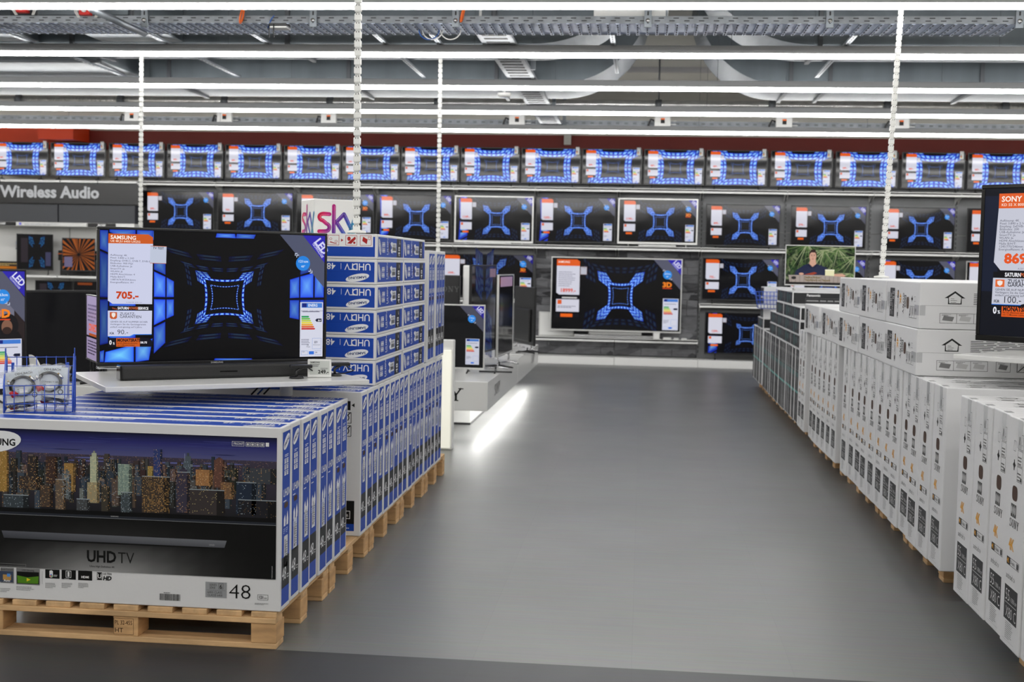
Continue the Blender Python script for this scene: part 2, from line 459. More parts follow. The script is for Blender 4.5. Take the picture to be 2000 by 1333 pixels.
# air ducts
def duct(name, x0, x1, y0, y1, z0, z1, label, flanges=(), elbow=None, axis='x'):
    """straight sheet-metal run along x (elbow = +1/-1 turns that end upwards) or along y"""
    r = tag(empty(name, ((x0+x1)/2, (y0+y1)/2, z0)), label, 'duct', 'air ducts')
    ox, oy = (x0+x1)/2, (y0+y1)/2
    m = MB(); m.box(x0-ox, x1-ox, y0-oy, y1-oy, 0, z1-z0, M_DUCT, .006); m.build('straight_run', r)
    if elbow:
        R = elbow[1]; ri = R-(z1-z0)*.8; xc = x1-ox if elbow[0] > 0 else x0-ox; sg = elbow[0]; n = 18
        vs = []; fs = []; amax = math.acos(max(-1, (z0+R-CZ+.01)/R)) if z0+R > CZ else PI/2
        for i in range(n+1):
            a = amax*i/n
            po = (xc+sg*R*math.sin(a), R-R*math.cos(a)); pi_ = (xc+sg*ri*math.sin(a), R-ri*math.cos(a))
            pi_ = (pi_[0], min(pi_[1], CZ-z0-.01))
            for yy in (y0-oy, y1-oy): vs += [(po[0], yy, po[1]), (pi_[0], yy, pi_[1])]
        for i in range(n):
            b, c = i*4, i*4+4
            fs += [(b, c, c+2, b+2), (b+1, b+3, c+3, c+1), (b, b+1, c+1, c), (b+2, c+2, c+3, b+3)]
        e = MB(); e.raw(vs, fs, M_DUCT); e.build('elbow', r)
    for f in flanges:
        g = MB()
        if axis == 'x': g.box(f-ox-.02, f-ox+.02, y0-oy-.025, y1-oy+.025, -.025, z1-z0+.02, M_GALVD, .004)
        else: g.box(x0-ox-.025, x1-ox+.025, f-oy-.02, f-oy+.02, -.025, z1-z0+.02, M_GALVD, .004)
        g.build('flange', r)
    return r
XA = at(1040, 92, 11.05).x; XB = at(1085, 165, 13.4).x
duct('air_duct', -8.0, XA, 11.05, 11.95, 3.42, 4.12, 'nearer galvanised air duct on the left with an upward elbow', (-7.6, -5.2, -3.2, -1.35), (1, 1.1))
duct('air_duct', -8.6, XB, 13.4, 14.6, 3.41, 4.12, 'farther galvanised air duct on the left, curving up beside the ceiling panels', (-8.0, -5.2, -3.2, -1.6), (1, 1.0))
XA2 = at(1590, 92, 11.05).x; XB2 = at(1535, 160, 13.4).x
duct('air_duct', XA2, 7.6, 11.05, 11.95, 3.42, 4.12, 'nearer galvanised air duct on the right behind the cable tray', (XA2+.05, 3.9, 4.1, 5.6), (-1, 1.1))
duct('air_duct', XB2, 8.0, 13.4, 14.6, 3.41, 4.12, 'farther galvanised air duct on the right, above the third light line', (XB2+.05, XB2+.45, 3.4, 5.4), (-1, .95))
duct('branch_duct', -4.9, -4.15, 9.8, 11.015, 3.42, 4.0, 'short branch duct joining the nearer left duct beside the slanted rail', (9.85,), None, 'y')
duct('branch_duct', -7.4, -5.5, 9.8, 11.015, 3.42, 4.0, 'wide branch duct at the upper left corner', (9.85,), None, 'y')
duct('branch_duct', -7.8, -5.4, 11.985, 13.36, 3.42, 4.05, 'branch duct between the two left ducts', (12.05,), None, 'y')
dm = MB(); dm.lathe([(0, 0), (.13, 0), (.13, .2), (.15, .2), (.15, .24), (0, .24)], M_GALVD, 24)
tag(dm.build('round_damper', None, (-5.2, 10.2, 3.42)), 'round dark damper stub between the ducts at upper left', 'damper')

# the big perforated cable tray and its brackets
def tray(name, x0, x1, y0, y1, z, label, rail=.055):
    r = tag(empty(name, ((x0+x1)/2, (y0+y1)/2, z)), label, 'cable tray'); hx = (x1-x0)/2; hy = (y1-y0)/2
    for yy in (-hy, hy):
        m = MB(); m.box(-hx, hx, yy-.004, yy+.004, 0, rail, M_TRAY)
        k = int((x1-x0)/.11)
        for i in range(k):
            for zz in (.016, .036):
                m.box(-hx+i*.11+(.03 if zz < .02 else .06), -hx+i*.11+(.07 if zz < .02 else .1), yy-.006, yy+.006, zz, zz+.007, M_UPR)
        m.build('side_rail', r)
    b = MB(); k = int((x1-x0)/.075)
    for i in range(k):
        xx = -hx+i*.075
        b.box(xx, xx+.05, -hy, hy, .004, .008, M_TRAYB); b.box(xx+.05, xx+.075, -hy, hy, -.004, .001, M_TRAYB)
        for q in range(5): b.box(xx+.058, xx+.067, -hy+(q+.3)*hy*.4, -hy+(q+.75)*hy*.4, -.006, -.003, M_UPR)
    b.build('tray_bed', r)
    return r
tray('cable_tray', -7.8, 2.72, 9.62, 10.09, 3.325, 'wide perforated cable tray running across the top of the picture')
t2 = MB(); t2.box(-10.2, 6.5, 17.7, 17.9, 3.47, 3.48, M_TRAY); t2.box(-10.2, 6.5, 17.69, 17.7, 3.45, 3.52, M_TRAY)
for i in range(140): t2.box(-10.1+i*.118, -10.05+i*.118, 17.685, 17.695, 3.47, 3.495, M_GALVD)
o = tag(t2.build('cable_tray'), 'narrow cable tray along the back wall carrying the white switch boxes', 'cable tray')
for i, x in enumerate((283, 612, 890, 1265, 1620, 1990)):
    p = at(x, 57, 9.6)
    b = MB(); b.box(-.028, .028, -.012, .004, 0, CZ-3.295, M_GALV, .003)
    for q in range(4): b.box(-.006, .006, -.014, -.011, .03+q*.06, .06+q*.06, M_UPR)
    b.build('channel')
    br = bpy.data.objects['channel']; br.name = 'tray_bracket'; br.location = (p.x, 9.6, 3.29)
    MB().cyl((0, -.012, .05), (0, -.026, .05), .016, M_CHROME, 10).build('bolt', br)
    tag(br, '%s hanging bracket from the left, holding the wide cable tray' % ORD[i], 'bracket', 'brackets of the wide cable tray')
# tray running away from the viewer, stepping down
yt = tag(empty('cable_tray', (-1.28, 14.0, 3.388)), 'cable tray running away over the aisle from the wide tray to the back wall', 'cable tray')
b = MB(); b.box(-.14, .14, -3.76, 3.5, 0, .006, M_TRAY)
for i in range(42): b.box(-.1, .1, -3.75+i*.172, -3.68+i*.172, -.003, .0, M_UPR)
b.build('tray_bed', yt)
for sx in (-1, 1): MB().box(sx*.14-.004, sx*.14+.004, -3.76, 3.5, 0, .027, M_TRAY).build('side_rail', yt)
for k, yy in enumerate((-1.7, 1.2, 3.2)): MB().box(.145, .19, yy-.02, yy+.02, 0, CZ-3.388, M_GALV, .003).build('hanger', yt)
# slotted rails that carry the light lines
for i, (x, y0, y1) in enumerate(((-5.5, 10.12, 12.9), (-4.25, 10.12, 12.9), (-3.33, 10.12, 10.95), (-2.28, 10.12, 12.85), (-1.8, 10.12, 10.95), (-.3, 10.12, 12.5), (1.65, 10.12, 12.7))):
    m = MB(); m.box(-.02, .02, 0, y1-y0, 0, .003, M_GALV); m.box(-.021, -.018, 0, y1-y0, 0, .018, M_GALV); m.box(.018, .021, 0, y1-y0, 0, .018, M_GALV)
    for q in range(int((y1-y0)/.09)): m.box(-.006, .006, .03+q*.09, .08+q*.09, -.001, .0, M_UPR)
    tag(m.build('mounting_rail', None, (x, y0, 3.386)), '%s slotted mounting rail from the left, running away under the ducts' % ORD[i], 'rail', 'slotted mounting rails')
a = atz(176, 17, 3.288); b_ = atz(283, 66, 3.288)
m = MB(); m.tube([(a.x, a.y, 3.288), (b_.x, b_.y, 3.288)], .028, M_GALV, 4); tag(m.build('slanted_rail'), 'thick slanted steel rail above the left white cable spine', 'rail')
# insulated pipe along the back
pp = tag(empty('insulated_pipe', (-2, 16.55, 3.60)), 'silver foil insulated pipe running across in front of the back wall', 'pipe')
MB().tube([(-8.5, 0, 0), (8.5, 0, 0)], .055, M_PIPE, 14).build('pipe_run', pp)
for k in range(12):
    x = -8+k*1.45
    MB().tube([(x-.04, 0, 0), (x+.04, 0, 0)], .066, M_GALVD, 14).build('pipe_clamp', pp)
    MB().tube([(x, 0, .05), (x, 0, CZ-3.60)], .012, M_GALVD, 6).build('hanger', pp)
# white switch boxes
for i, x in enumerate((259.5, 440, 643, 1010, 1294, 1531, 1759)):
    p = at(x, 238, 17.62)
    r = MB(); r.box(-.11, .11, -.05, .02, -.1, .1, M_WHITE2, .008); r = r.build('switch_box', None, (p.x, 17.62, 3.475))
    MB().box(-.025, .03, -.056, -.05, 0, .06, M_BLACK).build('window', r)
    MB().box(-.025, .03, -.058, -.05, .05, .07, M_ORANGE).build('switch_lever', r)
    MB().tube([(-.11, 0, .04), (-.16, 0, .06), (-.19, .02, 0), (-.2, .04, -.08)], .014, M_BLACK, 8).build('conduit', r)
    for q in range(3): MB().tube([(.11, 0, -.06+q*.05), (.19, 0, -.06+q*.05)], .006, M_WHITE2, 6).build('cable', r)
    tag(r, '%s white switch box from the left under the narrow cable tray' % ORD[i], 'switch box', 'switch boxes on the narrow tray')
# alarm sounders, cable rings, access point, detectors
for x, y, l in ((42, 14, 'red alarm box with white disc at the far upper left'), (165, 19, 'red alarm box with white disc, second from the left')):
    p = at(x, y, 9.56)
    r = MB(); r.box(-.045, .045, -.03, .03, -.04, .04, M_ALARM, .006); r = r.build('alarm_box', None, (p.x, 9.58, p.z))
    MB().cyl((0, -.03, 0), (0, -.036, 0), .022, M_WHITE2, 20).build('disc', r)
    for sx in (-1, 1):
        w = MB()
        for q in range(3): w.tube([(sx*.045, 0, .02-q*.02), (sx*(.075+q*.008), 0, .05), (sx*(.08+q*.01), .02, -.01), (sx*(.06+q*.008), .03, -.05)], .004, M_SPINE, 6)
        w.build('cable', r)
    tag(r, l, 'alarm', 'red alarm boxes')
for x, y, l in ((471, 30, 'orange cable ring on the wide tray near the grey antenna box'), (903, 27, 'orange cable ring on the wide tray left of the running tray')):
    p = at(x, y, 9.56); m = MB()
    m.tube([(.012*math.sin(t), .0+.03*math.cos(t), .055*math.sin(t)) for t in [2*PI*k/24 for k in range(24)]], .008, M_ORANGE, 8, closed=True)
    o = tag(m.build('cable_ring', None, (p.x, 9.575, p.z)), l, 'cable ring', 'orange cable rings')
p = at(545, 50, 9.52)
r = MB(); r.box(-.07, .07, -.06, .06, -.012, .0, M_WHITE2, .004).box(-.07, .07, -.06, .06, 0, .022, M_BLACK, .004); r = r.build('access_point', None, (p.x, 9.54, p.z-.01))
for sx in (-.065, -.03): MB().tube([(sx, -.06, .012), (sx, -.062, -.085)], .005, M_BLACK, 6).build('antenna', r)
MB().tube([(-.06, 0, .02), (-.1, .02, .0), (-.08, .04, .07), (-.06, .05, .1)], .005, M_BLUEC, 6).build('cable', r)
tag(r, 'white wireless access point with two black antennas under the cable tray', 'access point')
for x, y, Y, l in ((938, 50, 10.14, 'white smoke detector beside the wide tray'), (985, 184, 13.45, 'white smoke detector below the farther left duct')):
    p = at(x, y, Y); m = MB(); m.lathe([(0, -.03), (.05, -.03), (.075, -.012), (.075, .012), (0, .012)], M_WHITE2, 24)
    m.tube([(0, 0, .01), (0, 0, 3.408-p.z if Y > 13 else CZ-p.z)], .012, M_WHITE2, 8)
    tag(m.build('smoke_detector', None, (p.x, Y, p.z)), l, 'smoke detector')
p0, p1 = at(1160, 32, 9.75), at(1305, 32, 9.75)
m = MB(); m.box(p0.x, p1.x, 9.68, 9.9, 3.38, 3.5, M_WHITE2, .006); o = m.build('ballast_box'); MB().box(p1.x-.02, p1.x-.005, 9.675, 9.68, 3.38, 3.5, M_GALV).build('seam', o)
tag(o, 'white ballast box lying in the wide cable tray above the aisle', 'box')
m = MB()
for cx in (845, 838, 880):
    p = at(cx, 66, 9.85)
    m.tube([(p.x+.08*math.cos(t), 9.85, 3.318+.075*math.sin(t)) for t in [PI+PI*k/12 for k in range(13)]], .005, M_BLUEC if cx == 838 else M_SPINE, 6)
tag(m.build('cable_loops'), 'loose white and blue cable loops hanging under the wide tray', 'cables')

# white cable spines hanging from the ceiling down to the displays
def spine(x0, y0, z0, x1, y1, z1, label):
    r = MB(); n = int((z1-z0)/.045)
    for k in range(n):
        t = (k+.5)/n; x = x0+(x1-x0)*t; y = y0+(y1-y0)*t; z = z0+(z1-z0)*t
        r.box(x-.0175-x0, x+.0175-x0, y-.013-y0, y+.013-y0, z-.017-z0, z+.017-z0, M_SPINE, .003)
        r.box(x-.012-x0, x+.012-x0, y-.009-y0, y+.009-y0, z-.024-z0, z+.024-z0, M_SPINE)
        for e in (-.006, .007): r.box(x+e-.002-x0, x+e+.002-x0, y-.0135-y0, y-.012-y0, z+.011-z0, z+.0175-z0, M_UPR)
    r = r.build('cable_spine', None, (x0, y0, z0))
    MB().lathe([(0, 0), (.05, 0), (.05, .01), (.02, .016), (0, .016)], M_SPINE, 20).build('foot', r)
    MB().tube([(x1-x0, y1-y0, z1-z0-.02), (x1-x0, y1-y0, (CZ-.01 if z1 < 3.4 or z1 > 4 else 3.412)-z0)], .008, M_SPINE, 6).build('cable', r)
    return tag(r, label, 'cable spine', 'white segmented cable spines')
spine(-1.485, 6.43, 1.642, -1.5, 6.43, 4.4, 'white segmented cable spine in front of the printed white cube')
spine(-1.868, 11.42, .502, -1.88, 11.42, 3.4, 'white segmented cable spine behind the standing blue cartons')
spine(-4.6, 11.15, 0.0, -4.59, 11.15, 3.4, 'white segmented cable spine at the left, behind the large display television')
spine(1.60, 8.66, 1.456, 1.735, 9.05, 3.36, 'leaning white cable spine above the stacked white cartons on the right')

# ------------------------------------------------------------------ pictures shown on screens
K0 = (0, 0, 0, 1)
def glow(r, g, b, k=1.0): return (lin(r)*k, lin(g)*k, lin(b)*k, 1)
def tiles(cv, cx, cy, a, b, s0, s1, ns, nt, tmin=0.0, br=1.0, gap=.1, bow=.12, sides=(0, 1, 2, 3), lv=2, jit=.3, hue=(86, 140, 255), fade=0.0):
    """lit tiles on the four walls of a tunnel seen end-on"""
    for w in sides:
        for i in range(ns):
            f0 = s0*(s1/s0)**(i/ns); f1 = s0*(s1/s0)**((i+1-gap)/ns)
            for j in range(-nt, nt):
                t0, t1 = (j+gap/2)/nt, (j+1-gap/2)/nt
                if min(abs(t0), abs(t1)) < tmin-.02: continue
                k = br*random.uniform(1-jit, 1+jit*.3)*(1-fade*i/max(1, ns-1))
                pts = []
                for s_, t in ((f0, t0), (f0, t1), (f1, t1), (f1, t0)):
                    e = 1-bow*(1-t*t)
                    x, y = ((t*a*s_, b*s_*e), (t*a*s_, -b*s_*e), (a*s_*e, t*b*s_), (-a*s_*e, t*b*s_))[w]
                    pts.append((cx+x, cy+y))
                if w in (1, 2): pts.reverse()
                m = [sum(p[0] for p in pts)/4, sum(p[1] for p in pts)/4]
                cv.poly(pts, glow(hue[0]*.35, hue[1]*.45, hue[2]*.85, k), lv)
                q = [(m[0]+(p[0]-m[0])*.74, m[1]+(p[1]-m[1])*.74) for p in pts]
                cv.poly(q, glow(*hue, k), lv+.5)
                q = [(m[0]+(p[0]-m[0])*.5, m[1]+(p[1]-m[1])*.5) for p in pts]
                cv.poly(q, glow(min(255, hue[0]*1.7), min(255, hue[1]*1.45), 255, k), lv+.8)
def pic_cross(cv, W, H, k=1.0, big=True, sides=False):
    cx, cy = .535*W, .48*H
    cv.clip = (.0, .0, W, H)
    a, b = .060*W, .063*W
    tiles(cv, cx, cy, a, b, 1.0, 1.12, 1, 4, 0, .8*k, .25)
    tiles(cv, cx, cy, a, b, 1.42, 1.80, 1, 4, 0, 1.15*k, .14)
    tiles(cv, cx, cy, a, b, 1.82, 3.1 if big else 2.3, 3, 8, .62, 1.15*k, .06, fade=.35)
    tiles(cv, cx, cy, a, b, 3.6, 5.2, 3, 5, .3, .05*k, .3, sides=(2, 3))
    tiles(cv, cx, cy, a, b, 3.2, 4.2, 2, 4, 0, .04*k, .3, sides=(0, 1))
    if sides: tiles(cv, cx, cy, a, b, 7.0, 9.4, 1, 2, 0, .8*k, .1, sides=(3,))
    cv.clip = None
def pic_ring(cv, W, H, k=1.15):
    cx, cy = .52*W, .47*H
    cv.clip = (0, 0, W, H)
    a, b = .10*W, .085*W
    tiles(cv, cx, cy, a, b, .92, 1.03, 1, 4, 0, .55*k, .2)
    tiles(cv, cx, cy, a, b, 1.2, 1.3, 1, 4, .5, .3*k, .3)
    tiles(cv, cx, cy, a, b, 2.15, 2.7, 1, 3, 0, 1.0*k, .08, bow=.10)
    tiles(cv, cx, cy, a, b, 2.72, 3.5, 1, 4, 0, .95*k, .07, bow=.10)
    tiles(cv, cx, cy, a, b, 3.52, 4.6, 2, 4, .45, .85*k, .06, bow=.10, jit=.5)
    cv.clip = None
def price_panel(cv, W, H, price, u0=.05, u1=.22, v0=.02, fine=0, sv=1.0, head=None, tint=(226, 226, 240)):
    T = lambda v: H*(1-v0-v*sv)
    a, b = u0*W, u1*W; w = b-a; wh = glow(*tint, .82)
    cv.poly([(a, T(.10)), (a, T(.0)), (b-.12*w, T(.0)), (b, T(.03)), (b, T(.10))][::-1], glow(226, 92, 26, .95), 5)
    cv.poly([(a, T(.10)), (b, T(.10)), (b, T(.54)), (a+.12*w, T(.54)), (a, T(.51))][::-1], wh, 5)
    cv.text(price, (a+b)/2, T(.50), .055*H*sv, glow(214, 66, 22), 7, 'c', .03, 1.0)
    cv.rect(a, T(.605), b, T(.565), glow(14, 14, 20), 5)
    cv.rect(a, T(.80), b, T(.61), wh, 5)
    cv.rect(a+.06*w, T(.685), a+.24*w, T(.62), glow(214, 92, 40), 6)
    cv.rect(a, T(.885), b, T(.825), glow(12, 12, 20), 5)
    cv.rect(a+.2*w, T(.88), a+.72*w, T(.83), glow(232, 100, 24), 6)
    if fine == 0:
        cv.bars(a+.08*w, T(.41), w*.75, .24*H*sv, 8, glow(120, 120, 140), 6, .3)
        cv.bars(a+.06*w, T(.74), w*.8, .04*H*sv, 2, glow(90, 90, 110), 6, .4)
        cv.rect(a+.25*w, T(.595), b-.1*w, T(.575), glow(200, 200, 200), 6)
        cv.text(head or 'SAMSUNG', a+.06*w, T(.055), .03*H*sv, glow(250, 240, 232), 6, 'l', .01, .9)
def energy_label(cv, x0, y0, x1, y1, lv=5, k=.85):
    w, h = x1-x0, y1-y0
    cv.rect(x0, y0, x1, y1, glow(222, 224, 240, k), lv)
    cv.rect(x0+.06*w, y1-.1*h, x1-.04*w, y1-.015*h, glow(70, 130, 220, k), lv+1)
    cv.rect(x0+.08*w, y1-.09*h, x0+.28*w, y1-.02*h, glow(24, 40, 130, k), lv+2)
    cols = [(40, 160, 90), (110, 190, 80), (190, 210, 70), (236, 220, 60), (240, 170, 40), (228, 100, 40), (200, 40, 36)]
    for i, c in enumerate(cols):
        yy = y1-(.25+.037*i)*h; l = (.30+.045*i)*w
        cv.poly([(x0+.06*w, yy-.03*h), (x0+.06*w+l, yy-.03*h), (x0+.10*w+l, yy-.015*h), (x0+.06*w+l, yy), (x0+.06*w, yy)], glow(*c, .9), lv+1)
    yy = y1-.33*h
    cv.poly([(x1-.34*w, yy), (x1-.27*w, yy-.03*h), (x1-.06*w, yy-.03*h), (x1-.06*w, yy+.03*h), (x1-.27*w, yy+.03*h)], glow(16, 22, 50), lv+1)
    cv.rect(x0+.1*w, y1-.18*h, x1-.15*w, y1-.165*h, glow(100, 100, 120), lv+1)
    cv.bars(x0+.06*w, y0+.22*h, .4*w, .12*h, 4, glow(110, 110, 130), lv+1, .4)
    cv.frame(x0+.54*w, y0+.14*h, x1-.06*w, y0+.34*h, .012*w, glow(120, 150, 210), lv+1)
    cv.rect(x0+.4*w, y0+.04*h, x0+.62*w, y0+.1*h, glow(50, 110, 210), lv+1)
    cv.frame(x0+.06*w, y0+.03*h, x0+.36*w, y0+.11*h, .012*w, glow(120, 150, 210), lv+1)
    cv.frame(x0+.66*w, y0+.03*h, x1-.06*w, y0+.11*h, .012*w, glow(120, 150, 210), lv+1)
def ribbon(cv, W, H, size='121cm', inch='48"', three=False, k=1.0):
    cv.poly([(.785*W, H), (.90*W, H), (W, .78*H), (W, .58*H)][::-1], glow(96, 98, 118, .75*k), 4)
    cv.poly([(.893*W, H), (W, H), (W, .79*H)][::-1], glow(44, 36, 168, k), 5)
    an = -math.atan2(.21*H, .107*W)
    nx, ny = .21*H, .107*W; nl = math.hypot(nx, ny); nx, ny = nx/nl, ny/nl
    cv.text('LED', .9465*W+nx*.018*W, .895*H+ny*.018*W, .056*H, glow(214, 214, 240), 6, 'c', .03, .9, an)
    cv.text('TECHNOLOGIE', .9465*W+nx*.004*W, .895*H+ny*.004*W, .016*H, glow(196, 196, 232), 6, 'c', .02, .8, an)
    cv.ell(.895*W, .79*H, .034*W, .034*W, glow(40, 134, 222), 6)
    cv.text(size, .895*W, .795*H, .022*H, glow(220, 236, 252), 7, 'c', .01)
    cv.text(inch, .895*W, .757*H, .018*H, glow(220, 236, 252), 7, 'c')
    for dx, dy, r in ((-.034, .07, 0), (.034, -.07, PI)):
        for e in (0, .012):
            x, y = (.895+dx+(e if dx < 0 else -e))*W, (.79+dy-(e if dx < 0 else -e))*H
            s_ = .012*W*(1 if dx < 0 else -1)
            cv.poly([(x, y), (x+s_, y), (x+s_, y-s_*.25), (x+s_*.25, y-s_*.25), (x+s_*.25, y-s_), (x, y-s_)] if dx < 0 else
                    [(x, y), (x+s_, y), (x+s_, y-s_*.25), (x+s_*.25, y-s_*.25), (x+s_*.25, y-s_), (x, y-s_)], glow(200, 206, 226), 6)
    if three:
        cv.text('3D', .895*W, .62*H, .065*H, glow(240, 130, 30), 6, 'c', .05, 1.1)
        cv.rect(.86*W, .597*H, .93*W, .606*H, glow(220, 70, 30), 6)
def qr_tag(cv, x, y, w, h, text=True):
    cv.rect(x, y, x+w, y+h, glow(206, 208, 222, .75), 5)
    cv.frame(x, y, x+w, y+h, .03*w, glow(190, 120, 90, .6), 6)
    if text: cv.text('TV TEST', x+w/2, y+.80*h, .1*h, glow(20, 20, 30), 6, 'c', .01, .85)

def foot_mesh(m, d=.2):
    f = MB(); f.tube([(0, -d/2, .008), (0, 0, .022), (0, d/2, .008)], [.007, .011, .007], m, 8); f.tube([(0, 0, .018), (0, 0, .06)], .008, m, 8)
    return f
def television(label, cx, z0, Y, w, h, frame, paint, yaw=0.0, depth=.05, bez=.012, feet='wide', shelf=None, group=None, fm=None, cat='television', name='television'):
    """panel centred on cx with its lower edge at z0; its own origin is on the shelf below"""
    sz = z0-.045 if shelf is None else shelf
    r = empty(name, (cx, Y, sz), yaw); dz = z0-sz
    b = MB(); d = .022
    b.box(-w/2, w/2, 0, d, dz, dz+bez*1.5, frame, .003); b.box(-w/2, w/2, 0, d, dz+h-bez, dz+h, frame, .003)
    b.box(-w/2, -w/2+bez, 0, d, dz+bez*1.5, dz+h-bez, frame, .003); b.box(w/2-bez, w/2, 0, d, dz+bez*1.5, dz+h-bez, frame, .003)
    b.build('bezel', r)
    k = MB(); k.box(-w/2+.004, w/2-.004, .014, d+.006, dz+.004, dz+h-.004, M_BLACK); k.box(-w*.36, w*.36, d, depth, dz+h*.06, dz+h*.62, M_BLACK, .012); k.build('back_shell', r)
    s = MB(); W, H = w-2*bez, h-2.5*bez
    cv = CV(s, (-W/2, .004, dz+bez*1.5), (1, 0, 0), (0, 0, 1), SCR, .00035 if w > .6 else .0002)
    cv.rect(0, 0, W, H, (.0012, .0012, .0016, 1), 0)
    paint(cv, W, H)
    s.build('screen', r)
    if feet:
        fm = fm or M_BLACK
        for sx in (-1, 1):
            f = foot_mesh(fm); f.build('foot', r, (sx*w*.36, .02, 0))
            if dz > .05: MB().tube([(0, 0, .05), (0, 0, dz+.02)], .008, fm, 8).build('foot_post', r, (sx*w*.36, .02, 0))
    return tag(r, label, cat, group)

# ------------------------------------------------------------------ the television wall
WB = .86; BW = 1.25
BN = {-7: 'behind the left end of the hanging black sign', -6: 'beside the hanging black sign', -5: 'left of the printed white cube', -4: 'behind the printed white cube',
      -3: 'behind the standing blue cartons', -2: 'left half of the stone-clad bays', -1: 'right half of the stone-clad bays',
      0: 'just right of the stone cladding', 1: 'second to the right of the stone cladding', 2: 'third to the right of the stone cladding',
      3: 'fourth to the right of the stone cladding', 4: 'at the right edge of the picture'}
for k in range(-7, 5):
    x0 = WB+BW*k; x1 = x0+BW; cx = (x0+x1)/2; hw = BW/2
    r = tag(empty('shelving_bay', (cx, 19.3, 0)), 'grey wall shelving bay with white shelves, '+BN[k], 'shelving', 'bays of the television wall')
    MB().box(-hw+.002, hw-.002, .04, .07, .12, 2.05, M_BACK).box(-hw+.002, hw-.002, .04, .07, 2.055, 2.66, M_BACK).box(-hw+.002, hw-.002, .04, .07, 2.665, 3.16, M_BACK).build('back_panel', r)
    u = MB(); u.box(-hw-.0, -hw+.03, .015, .04, .12, 3.16, M_BACK)
    for q in range(44): u.box(-hw+.008, -hw+.02, .012, .015, .2+q*.066, .24+q*.066, M_UPR)
    u.build('upright', r)
    def shelf(z, dep=.34, bk=.04):
        s = MB(); s.box(-hw+.003, hw-.003, .04-dep, bk, z-.028, z, M_SHELF, .004)
        s.box(-hw+.003, hw-.003, .04-dep, .045-dep, z-.052, z+.006, M_SHELF)
        s = s.build('shelf', r)
        if bk < 0: return
        for sx in (-1, 1): MB().raw([(sx*(hw-.02), .04, z-.03), (sx*(hw-.02), .04, z-.16), (sx*(hw-.02), .04-dep*.9, z-.04), (sx*(hw-.016), .04, z-.03), (sx*(hw-.016), .04, z-.16), (sx*(hw-.016), .04-dep*.9, z-.04)],
                                    [(0, 1, 2), (3, 5, 4), (0, 3, 4, 1), (1, 4, 5, 2), (0, 2, 5, 3)], M_SHELF).build('shelf_bracket', s)
    shelf(2.66); shelf(1.79)
    if k in (-2, -1): shelf(.40, .34, -.035)
    else: shelf(.955)
    MB().box(-hw+.002, hw-.002, -.37, .07, 0, .115, M_SHELF, .004).build('plinth', r)
for k in (0, 1):
    x0, x1 = ((-1.63, -.392), (-.388, .85))[k]
    m = MB(); m.box(0, x1-x0, -.04, 0, 0, 1.62, M_STONE)
    rows = 0; z = 0
    for zz in range(13):
        h = .1245; xx = 0
        while xx < x1-x0-.01:
            l = min(random.uniform(.18, .5), x1-x0-xx); dd = random.uniform(.002, .028)
            m.box(xx+.002, xx+l-.002, -.04-dd, -.04, zz*h+.002, zz*h+h-.002, M_STONE, .008); xx += l
    tag(m.build('stone_cladding', None, (x0, 19.335, .13)), 'dark slate stone cladding, %s half behind the largest wall television' % ('left', 'right')[k], 'cladding', 'slate cladding panels')

# top row
ur = ((-12, 94), (98, 207), (213, 321), (327, 435), (440, 550), (555, 665), (670, 779), (785, 896), (902, 1013), (1020, 1133), (1138, 1253), (1259, 1375), (1379, 1500), (1505, 1627), (1632, 1755), (1760, 1887), (1892, 2014))
def top_paint(cv, W, H):
    random.seed(3); pic_ring(cv, W, H, 1.12); price_panel(cv, W, H, '489.-', .055, .225, .02, 1, .93); qr_tag(cv, .23*W, .74*H, .05*W, .13*H, False)
    energy_label(cv, .86*W, .02*H, .975*W, .47*H)
proto = None
for i, (a, b) in enumerate(ur):
    xa, xb = at(a, 320, 19.1).x, at(b, 320, 19.1).x; cx = (xa+xb)/2
    if proto is None:
        proto = television('', cx, 2.725, 19.1, .905, .535, M_BLACK, top_paint, shelf=2.665, bez=.014)
        m = MB(); c2 = CV(m, (.37, -.004, .50), (1, 0, 0), (0, 0, 1), P); c2.rect(0, 0, .055, .115, C(225), 0); c2.rect(.008, .02, .026, .034, C(226, 200, 60), 1); c2.rect(.008, .036, .03, .05, C(200, 60, 40), 1); c2.rect(.008, .054, .024, .066, C(60, 160, 90), 1)
        m.build('energy_sticker', proto)
        o = proto
    else: o = copy_tree(proto)
    o.location = (cx, 19.1, 2.665)
    tag(o, '%s television from the left on the top wall shelf, showing blue light tiles' % ORD[i], 'television', 'televisions on the top wall shelf')

